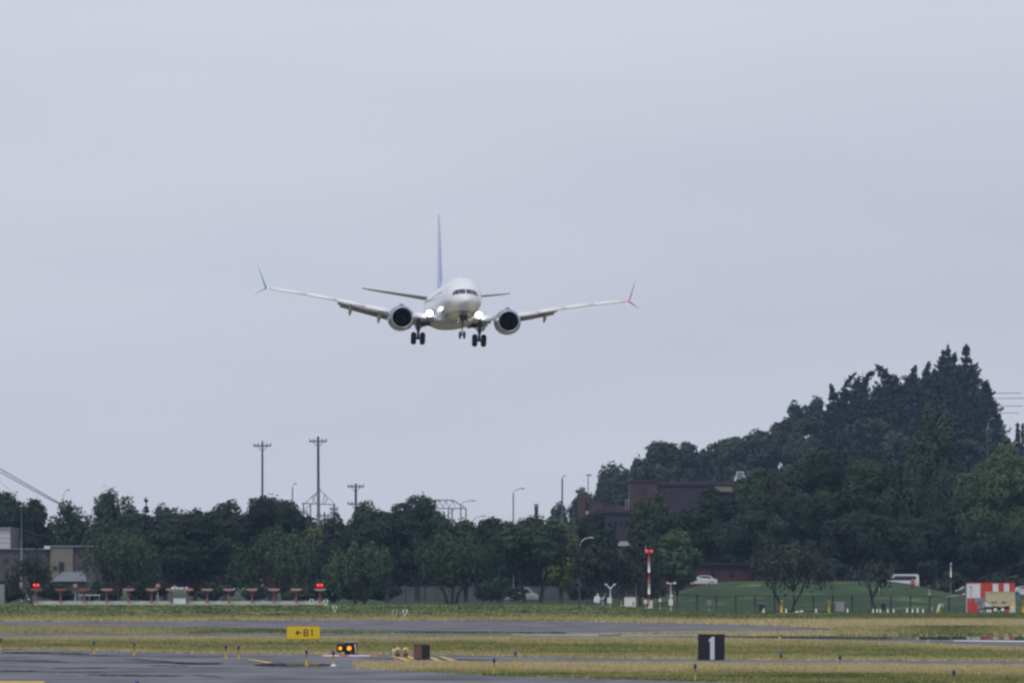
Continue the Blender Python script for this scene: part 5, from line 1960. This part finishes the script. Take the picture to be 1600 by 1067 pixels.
ft.links.new(rp.outputs[0], fb.inputs['Base Color'])

FUS = [(0.0, 0.03, 2.98, 2.92), (0.12, 0.26, 3.20, 2.70), (0.35, 0.46, 3.38, 2.50), (0.8, 0.74, 3.62, 2.26), (1.4, 1.02, 3.90, 2.03), (1.9, 1.20, 4.20, 1.89), (2.4, 1.36, 4.55, 1.77),
       (3.0, 1.50, 4.86, 1.65), (3.8, 1.64, 5.12, 1.53), (5.0, 1.79, 5.32, 1.43), (6.5, 1.87, 5.40, 1.40), (8.5, 1.88, 5.41, 1.40), (14, 1.88, 5.41, 1.40), (20, 1.88, 5.41, 1.40), (27, 1.88, 5.41, 1.40),
       (30, 1.80, 5.41, 1.78), (33, 1.52, 5.38, 2.45), (36, 1.07, 5.29, 3.2), (39, 0.56, 5.10, 4.0), (40.6, 0.24, 4.92, 4.45), (41.1, 0.1, 4.82, 4.62)]


def fus_at(y):
    k = max(i for i in range(len(FUS)) if FUS[i][0] <= y)
    k = min(k, len(FUS) - 2)
    a_, b_ = FUS[k], FUS[k + 1]
    s = (y - a_[0]) / (b_[0] - a_[0])
    return [a_[j] + (b_[j] - a_[j]) * s for j in (1, 2, 3)]


def fus_depth(x, z_):
    """how far aft of the nose the skin is met at (x, z) seen from the front"""
    lo, hi = 0.0, 10.0
    for _ in range(40):
        m_ = (lo + hi) / 2
        w_, t_, b_ = fus_at(m_)
        inside = (x / w_) ** 2 + ((z_ - (t_ + b_) / 2) / ((t_ - b_) / 2)) ** 2 < 1
        if inside:
            hi = m_
        else:
            lo = m_
    return hi


mb = MB()
rings = []
for y, w_, t_, b_ in FUS:
    rings.append([(w_ * math.cos(a_), y, (t_ + b_) / 2 + (t_ - b_) / 2 * math.sin(a_)) for a_ in [2 * PI * k / 48 for k in range(48)]])
mb.loft(rings)
fus = pb('fuselage', mb, fus_m)

# cockpit windows
PANES = [[(0.04, 3.62), (0.60, 3.59), (0.55, 4.04), (0.04, 4.06)], [(0.63, 3.58), (1.00, 3.50), (0.88, 3.96), (0.58, 4.03)], [(1.03, 3.48), (1.20, 3.46), (1.08, 3.82), (0.91, 3.94)]]
for s in (-1, 1):
    for P in PANES:
        mb = MB()
        N_ = 6
        vs = []
        for i in range(N_ + 1):
            for j in range(N_ + 1):
                a_ = i / N_
                b_ = j / N_
                x = (P[0][0] * (1 - a_) + P[1][0] * a_) * (1 - b_) + (P[3][0] * (1 - a_) + P[2][0] * a_) * b_
                z_ = (P[0][1] * (1 - a_) + P[1][1] * a_) * (1 - b_) + (P[3][1] * (1 - a_) + P[2][1] * a_) * b_
                vs.append((s * x, fus_depth(x, z_) - 0.02, z_ + 0.01))
        fs = [(i * 7 + j, (i + 1) * 7 + j, (i + 1) * 7 + j + 1, i * 7 + j + 1) for i in range(N_) for j in range(N_)]
        mb.add(vs, fs, True)
        pb('cockpit_window', mb, mat('cockpit_glass', (0.03, 0.035, 0.05), 0.1, spec=0.6), fus)
# cabin windows and doors along the sides
cw = None
for s in (-1, 1):
    for k in range(44):
        y = 7.0 + k * 0.53
        x = 1.88 * math.sqrt(1 - ((3.95 - 3.405) / 2.005) ** 2) * s
        if cw is None:
            cm = MB().ball((0, 0, 0), 0.13, 8, 6, (0.06, 0.8, 1.2)).mesh('cabin_window')
            cm.materials.append(mat('cabin_glass', (0.28, 0.30, 0.34), 0.3))
            cw = 1
        o = link('cabin_window', cm, None, fus)
        o.location = (x, y, 3.95 - NZ)
    x = 1.75
    for y in (5.1, 29.0):
        w_, t_, b_ = fus_at(y)
        mb = MB()
        vs = []
        for yy in (y - 0.42, y + 0.42):
            w_, t_, b_ = fus_at(yy)
            for zz in (2.75, 3.2, 3.7, 4.2, 4.6):
                xx = w_ * math.sqrt(max(0.02, 1 - ((zz - (t_ + b_) / 2) / ((t_ - b_) / 2)) ** 2)) + 0.012
                vs.append((s * xx, yy, zz))
        mb.add(vs, [(i, i + 1, i + 6, i + 5) for i in range(4)], True)
        pb('cabin_door', mb, WPL, fus)


# wings
def airfoil(x, le, ch, z_, th, tw=0.0, n=9):
    pts = []
    up, lo = [], []
    for i in range(n + 1):
        c_ = 0.5 * (1 - math.cos(PI * i / n))
        t_ = th * (1.48 * math.sqrt(c_) - 0.63 * c_ - 1.76 * c_ ** 2 + 1.42 * c_ ** 3 - 0.51 * c_ ** 4) * 0.5 * 2
        cam_ = 0.02 * math.sin(PI * c_)
        up.append((c_, cam_ + t_ / 2))
        lo.append((c_, cam_ - t_ / 2))
    prof = up + lo[-2:0:-1]
    for c_, t_ in prof:
        pts.append((x, le + c_ * ch, z_ + t_ * ch - math.tan(tw) * c_ * ch))
    return pts


WST = [(0.9, 14.6, 8.6, 2.02, 0.135, 0.016), (1.9, 15.3, 7.9, 2.05, 0.13, 0.014), (3.2, 16.1, 7.0, 2.20, 0.125, 0.010), (4.83, 17.0, 6.1, 2.40, 0.12, 0.004), (6.0, 17.65, 5.35, 2.56, 0.115, 0.0),
       (8.2, 18.8, 4.25, 3.02, 0.11, -0.008), (10.5, 20.05, 3.35, 3.52, 0.105, -0.016), (13.0, 21.4, 2.6, 3.98, 0.10, -0.024), (15.6, 22.6, 1.95, 4.36, 0.10, -0.03), (17.15, 23.25, 1.62, 4.58, 0.10, -0.034)]


def wst(x):
    xs = [w_[0] for w_ in WST]
    return [np.interp(x, xs, [w_[j] for w_ in WST]) for j in range(1, 6)]


for s in (-1, 1):
    mb = MB()
    mb.loft([[(s * p_[0], p_[1], p_[2]) for p_ in airfoil(*w_)] for w_ in WST])
    wing = pb('wing', mb, WINGM)
    # drooped slats
    for xa, xb, dr in ((2.6, 3.9, 0.5), (5.7, 8.2, 0.42), (8.25, 10.8, 0.38), (10.85, 13.6, 0.37), (13.65, 16.8, 0.33)):
        mb = MB()
        rr = []
        for x in (xa, (xa + xb) / 2, xb):
            le, ch, z_, th, tw = [float(q_) for q_ in wst(x)]
            cz = z_ + 0.0
            P = [(0.30, 0.115), (0.10, 0.10), (-0.15, 0.03), (-0.34, -0.12), (-0.40, -0.26), (-0.34, -0.33), (-0.24, -0.25), (-0.06, -0.05), (0.12, 0.045)]
            k = 0.72 + 0.28 * ch / 6
            rr.append([(s * x, le + a_ * k * dr / 0.4, cz + b_ * k * dr / 0.4 + 0.10) for a_, b_ in P])
        mb.loft(rr)
        pb('slat', mb, mat('slat_paint', (0.80, 0.81, 0.83), 0.35), wing)
    # flaps
    for xa, xb in ((2.0, 4.15), (5.55, 10.45)):
        for stage, (fr, ang, cfr) in enumerate(((0.94, 0.20, 0.17), (1.10, 0.42, 0.09))):
            mb = MB()
            rr = []
            for x in (xa, (xa + xb) / 2, xb - 0.25 * stage):
                le, ch, z_, th, tw = [float(q_) for q_ in wst(x)]
                ch = min(ch, 5.2)
                te = le + min(float(wst(x)[1]), 7.9) * 1.0
                fc = 1.05 * (0.55 + 0.45 * ch / 5.2) if stage == 0 else 0.55 * (0.55 + 0.45 * ch / 5.2)
                y0 = te - 0.15 if stage == 0 else te + 0.82 * (0.55 + 0.45 * ch / 5.2)
                z0 = (z_ - 0.06 if stage == 0 else z_ - 0.27 * (0.55 + 0.45 * ch / 5.2)) - math.tan(tw) * ch
                sec = airfoil(0, 0, fc, 0, 0.14, 0, 6)
                ca, sa = math.cos(ang), math.sin(ang)
                rr.append([(s * x, y0 + q_[1] * ca + q_[2] * sa, z0 + q_[2] * ca - q_[1] * sa) for q_ in sec])
            mb.loft(rr)
            pb('flap', mb, WINGU, wing)
    # flap track fairings
    for x, L_, dp in ((3.5, 3.0, 0.30), (6.5, 3.4, 0.34), (9.25, 3.0, 0.34)):
        le, ch, z_, th, tw = [float(q_) for q_ in wst(x)]
        te = le + ch
        mb = MB()
        rr = []
        for k in range(9):
            f = k / 8
            r_ = 0.27 * math.sin(PI * min(1, 0.04 + f * 0.96)) ** 0.7 + 0.02
            yy = te - 1.7 + f * L_
            zz = z_ - 0.26 - (0.05 * f + 1.15 * max(0, f - 0.4) ** 1.1)
            rr.append([(s * x + r_ * 0.62 * math.cos(a_), yy, zz + r_ * 1.15 * math.sin(a_)) for a_ in [2 * PI * q_ / 10 for q_ in range(10)]])
        mb.loft(rr)
        pb('flap_fairing', mb, GPL, wing)
    # split winglets
    le, ch, z_ = 23.25, 1.62, 4.58
    UP = [(17.1, le, ch, z_), (17.3, le + 0.25, 1.45, z_ + 0.14), (17.45, le + 0.6, 1.25, z_ + 0.5), (17.72, le + 1.3, 0.85, z_ + 1.35), (18.0, le + 1.95, 0.42, z_ + 2.15)]
    LO = [(17.2, le + 0.2, 1.2, z_ + 0.02), (17.55, le + 0.6, 0.95, z_ - 0.14), (17.95, le + 1.1, 0.6, z_ - 0.38), (18.32, le + 1.55, 0.28, z_ - 0.60)]
    for nm, ST, m in (('upper_winglet', UP, BPL), ('lower_winglet', LO, BPL)):
        mb = MB()
        rr = []
        for i, (x, l_, c_, zz) in enumerate(ST):
            a_, b_ = ST[max(i - 1, 0)], ST[min(i + 1, len(ST) - 1)]
            d_ = Vector((b_[0] - a_[0], b_[3] - a_[3])).normalized()
            n_ = Vector((-d_.y, d_.x))
            sec = airfoil(0, 0, c_, 0, 0.15, 0, 6)
            rr.append([(s * (x + n_.x * q_[2]), l_ + q_[1], zz + n_.y * q_[2]) for q_ in sec])
        mb.loft(rr)
        pb(nm, mb, m, wing)
    pb('navigation_light', MB().ball((s * 17.1, le - 0.04, z_ + 0.02), 0.10, 10, 8, (1.3, 1, 0.8)), GREENL if s < 0 else REDL, wing)
    # landing light in the wing root
    pb('landing_light', MB().ball((s * 2.32, 15.0, 2.36), 0.33, 16, 10, (1.0, 0.3, 0.9)), LAMP, wing)


# wing to body fairing
mb = MB()
rr = []
for y, w_, zb_, zt_ in ((12.6, 0.5, 1.42, 1.6), (13.6, 1.25, 1.38, 1.95), (15, 1.75, 1.34, 2.35), (17.5, 1.98, 1.32, 2.5), (21, 1.98, 1.32, 2.5), (24, 1.7, 1.34, 2.3), (26.5, 1.0, 1.36, 1.9), (27.6, 0.4, 1.40, 1.6)):
    rr.append([(w_ * math.copysign(abs(math.cos(a_)) ** 0.7, math.cos(a_)), y, (zb_ + zt_) / 2 + (zt_ - zb_) / 2 * math.copysign(abs(math.sin(a_)) ** 0.7, math.sin(a_))) for a_ in [2 * PI * k / 24 for k in range(24)]])
mb.loft(rr)
pb('belly_fairing', mb, mat('belly_grey', (0.34, 0.35, 0.34), 0.4))

# engines
for s in (-1, 1):
    ex, ey, ez = s * 5.0, 12.9, 1.76
    sq = lambda x, y, h: (x, y * (0.95 if y < 0 else 1.0))
    eng = pb('engine', MB().lathe((ex, ey, ez), [(1.01, 0.06), (1.10, 0.28), (1.19, 0.8), (1.25, 1.5), (1.23, 2.4), (1.12, 3.4), (0.98, 4.2), (0.93, 4.2), (0.93, 3.9)], 40, squash=sq), NAC)
    pb('inlet_lip', MB().lathe((ex, ey, ez), [(1.012, 0.062), (0.985, 0.01), (0.955, 0.0), (0.93, 0.03), (0.91, 0.16)], 40, squash=sq), METAL, eng)
    pb('inlet_duct', MB().lathe((ex, ey, ez), [(0.91, 0.16), (0.885, 0.5), (0.89, 1.05), (0.89, 1.3)], 40, squash=sq), mat('inlet_grey', (0.10, 0.105, 0.12), 0.5), eng)
    mb = MB()
    for k in range(18):
        a_ = 2 * PI * k / 18
        vs = []
        for r_ in (0.28, 0.55, 0.86):
            tw = 0.5 + r_ * 0.6
            for d_ in (-1, 1):
                aa = a_ + d_ * 0.115 / (r_ + 0.15) * math.cos(tw) + 0.25 * r_
                vs.append((ex + r_ * math.cos(aa), ey + 1.0 + d_ * 0.13 * math.sin(tw), ez + r_ * math.sin(aa) * 0.985))
        mb.add(vs, [(0, 1, 3, 2), (2, 3, 5, 4)], True)
    pb('fan', mb, FANB, eng)
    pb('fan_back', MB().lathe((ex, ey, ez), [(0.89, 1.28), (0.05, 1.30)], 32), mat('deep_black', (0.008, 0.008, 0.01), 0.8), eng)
    pb('spinner', MB().lathe((ex, ey, ez), [(0.01, 0.52), (0.10, 0.62), (0.2, 0.82), (0.28, 1.08)], 20), FANB, eng)
    pb('exhaust', MB().lathe((ex, ey, ez), [(0.70, 3.9), (0.62, 4.7), (0.5, 5.1), (0.42, 5.1), (0.3, 4.9), (0.06, 5.7)], 24), DGR, eng)
    mb = MB()
    mb.loft([[(ex - 0.18, y, zb_), (ex + 0.18, y, zb_), (ex + 0.14, y, zt_), (ex - 0.14, y, zt_)] for y, zb_, zt_ in ((14.2, 3.0, 3.14), (15.5, 2.9, 3.16), (17.2, 2.5, 2.95), (19.5, 2.1, 2.6), (20.6, 2.15, 2.4))], False)
    pb('pylon', mb, GPL, eng)

# fin and tailplane
fin_m = bpy.data.materials.new('fin_livery')
fin_m.use_nodes = True
ft = fin_m.node_tree
fb = ft.nodes['Principled BSDF']
fb.inputs['Roughness'].default_value = 0.3
fb.inputs['Coat Weight'].default_value = 0.4
tc = nd(ft, 'ShaderNodeTexCoord')
sep = nd(ft, 'ShaderNodeSeparateXYZ')
ft.links.new(tc.outputs['Object'], sep.inputs[0])
mr = nd(ft, 'ShaderNodeMapRange')
mr.inputs['From Min'].default_value = 2.4
mr.inputs['From Max'].default_value = 10.0
ft.links.new(sep.outputs['Z'], mr.inputs['Value'])
rp = nd(ft, 'ShaderNodeValToRGB')
rp.color_ramp.elements[0].position = 0.0
rp.color_ramp.elements[0].color = (0.22, 0.32, 0.66, 1)
rp.color_ramp.elements[1].position = 1.0
rp.color_ramp.elements[1].color = (0.42, 0.42, 0.60, 1)
ft.links.new(mr.outputs[0], rp.inputs[0])
ft.links.new(rp.outputs[0], fb.inputs['Base Color'])


def zfoil(y, ch, z_, th, n=8):
    up = [(q_[1], q_[2]) for q_ in airfoil(0, 0, 1, 0, th, 0, n)]
    return [(t_ * ch - 0.02 * math.sin(PI * c_) * ch, y + c_ * ch, z_) for c_, t_ in up]


mb = MB()
mb.loft([zfoil(31.2, 6.9, 5.1, 0.095), zfoil(32.0, 6.3, 5.9, 0.095), zfoil(35.0, 4.2, 9.4, 0.09), zfoil(38.2, 2.35, 12.9, 0.085), zfoil(38.6, 2.0, 13.1, 0.05)])
fin = pb('fin', mb, fin_m)
mb = MB()
mb.loft([[(w_ * c_, y, z_) for c_, y, z_ in ((-1, 26.8, 5.36), (1, 26.8, 5.36), (0.2, 26.9, 5.5), (-0.2, 26.9, 5.5))] for w_ in (0.02,)] + [[(-0.16, 31.5, 5.3), (0.16, 31.5, 5.3), (0.05, 31.9, 6.2), (-0.05, 31.9, 6.2)]], False)
pb('dorsal_fillet', mb, WPL, fin)
for s in (-1, 1):
    mb = MB()
    mb.loft([[(s * q_[0], q_[1], q_[2]) for q_ in airfoil(x, l_, c_, z_, 0.095, 0.02, 7)] for x, l_, c_, z_ in ((0.3, 34.9, 4.0, 4.78), (0.9, 35.3, 3.7, 4.86), (4.0, 37.1, 2.5, 5.28), (7.17, 38.9, 1.25, 5.72))])
    st = pb('tailplane', mb, GPL)
    mb = MB()
    mb.loft([[(s * q_[0], q_[1], q_[2]) for q_ in airfoil(x, l_, c_, z_, 0.08, 0.06, 5)] for x, l_, c_, z_ in ((1.1, 38.2, 1.0, 4.82), (6.6, 39.75, 0.45, 5.62))])
    pb('elevator', mb, GPL, st)

# landing gear
TYR = mat('aircraft_tyre', (0.022, 0.022, 0.028), 0.8)


def wheel(cx, cy, cz, r_, w_, parent):
    h_ = w_ / 2
    prof = [(r_ * 0.45, -h_ * 0.85), (r_ * 0.75, -h_), (r_ * 0.93, -h_ * 0.8), (r_, -h_ * 0.35), (r_, h_ * 0.35), (r_ * 0.93, h_ * 0.8), (r_ * 0.75, h_), (r_ * 0.45, h_ * 0.85)]
    w1 = pb('wheel', MB().lathe((cx, cy, cz), prof, 24, 'X', cap=True), TYR, parent)
    pb('rim', MB().lathe((cx, cy, cz), [(r_ * 0.42, -h_ * 0.9), (r_ * 0.44, 0), (r_ * 0.42, h_ * 0.9)], 16, 'X', cap=True), GEAR, w1)


for s in (-1, 1):
    gx, gy = s * 2.90, 21.0
    zc_ = -0.33 + 0.565
    g = pb('main_gear', MB().tube([(gx, gy, zc_ - 0.1), (gx, gy, 1.0)], 0.13, 10).tube([(gx, gy, 0.95), (gx + s * 0.03, gy, 2.1)], 0.20, 10), GEAR)
    pb('axle', MB().tube([(gx - 0.62, gy, zc_), (gx + 0.62, gy, zc_)], 0.10, 10), GEAR, g)
    wheel(gx - 0.42, gy, zc_, 0.59, 0.48, g)
    wheel(gx + 0.42, gy, zc_, 0.59, 0.48, g)
    pb('side_strut', MB().tube([(gx - s * 0.05, gy, 1.15), (gx - s * 0.6, gy, 1.55), (gx - s * 1.35, gy, 1.85)], 0.07, 8), GEAR, g)
    pb('drag_link', MB().tube([(gx, gy + 0.1, 0.5), (gx, gy + 0.45, 0.75), (gx, gy + 0.1, 1.05)], 0.05, 6), GEAR, g)
    pb('gear_door', MB().box((gx + s * 0.34, gy - 0.1, 1.5), (0.06, 0.9, 0.75), ry=s * 0.35), GPL, g)
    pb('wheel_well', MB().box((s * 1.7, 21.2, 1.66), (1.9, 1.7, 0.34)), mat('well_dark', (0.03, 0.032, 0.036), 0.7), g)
zc_ = -0.42 + 0.345
g = pb('nose_gear', MB().tube([(0, 4.05, zc_ - 0.05), (0, 4.05, 0.8)], 0.055, 10).tube([(0, 4.05, 0.75), (0, 4.0, 1.75)], 0.09, 10), GEAR)
pb('axle', MB().tube([(-0.3, 4.05, zc_), (0.3, 4.05, zc_)], 0.05, 8), GEAR, g)
for s in (-1, 1):
    wheel(s * 0.2, 4.05, zc_, 0.345, 0.2, g)
    pb('gear_door', MB().box((s * 0.40, 3.7, 1.22), (0.04, 1.7, 0.55), ry=s * -0.12), GPL, g)
pb('torque_link', MB().tube([(0, 3.95, 0.3), (0, 3.72, 0.5), (0, 3.95, 0.72)], 0.035, 6), GEAR, g)
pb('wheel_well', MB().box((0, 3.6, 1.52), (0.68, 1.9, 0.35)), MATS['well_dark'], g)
# probes and antennas
pb('blade_antenna', MB().prism([(-0.02, 5.35), (0.02, 5.35), (0.012, 5.72), (-0.012, 5.72)], 9.0, 9.35), WPL, fus)
pb('belly_antenna', MB().prism([(-0.02, 1.1), (0.02, 1.1), (0.012, 1.44), (-0.012, 1.44)], 10.2, 10.5), WPL, fus)

# ------------------------------------------------------------------ haze
hm = bpy.data.materials.new('haze')
hm.use_nodes = True
ht = hm.node_tree
ht.nodes.clear()
ho = nd(ht, 'ShaderNodeOutputMaterial')
hv = nd(ht, 'ShaderNodeVolumePrincipled')
hv.inputs['Color'].default_value = (0.48, 0.66, 1.0, 1)
hv.inputs['Density'].default_value = HAZE_DENSITY
ht.links.new(hv.outputs[0], ho.inputs['Volume'])
hb = MB().box((0, 1250, 64), (6200, 5700, 134)).build('haze', hm)
tag(hb, kind='stuff')
hb['label'] = 'thin pale haze over the airfield'

bpy.context.view_layer.update()
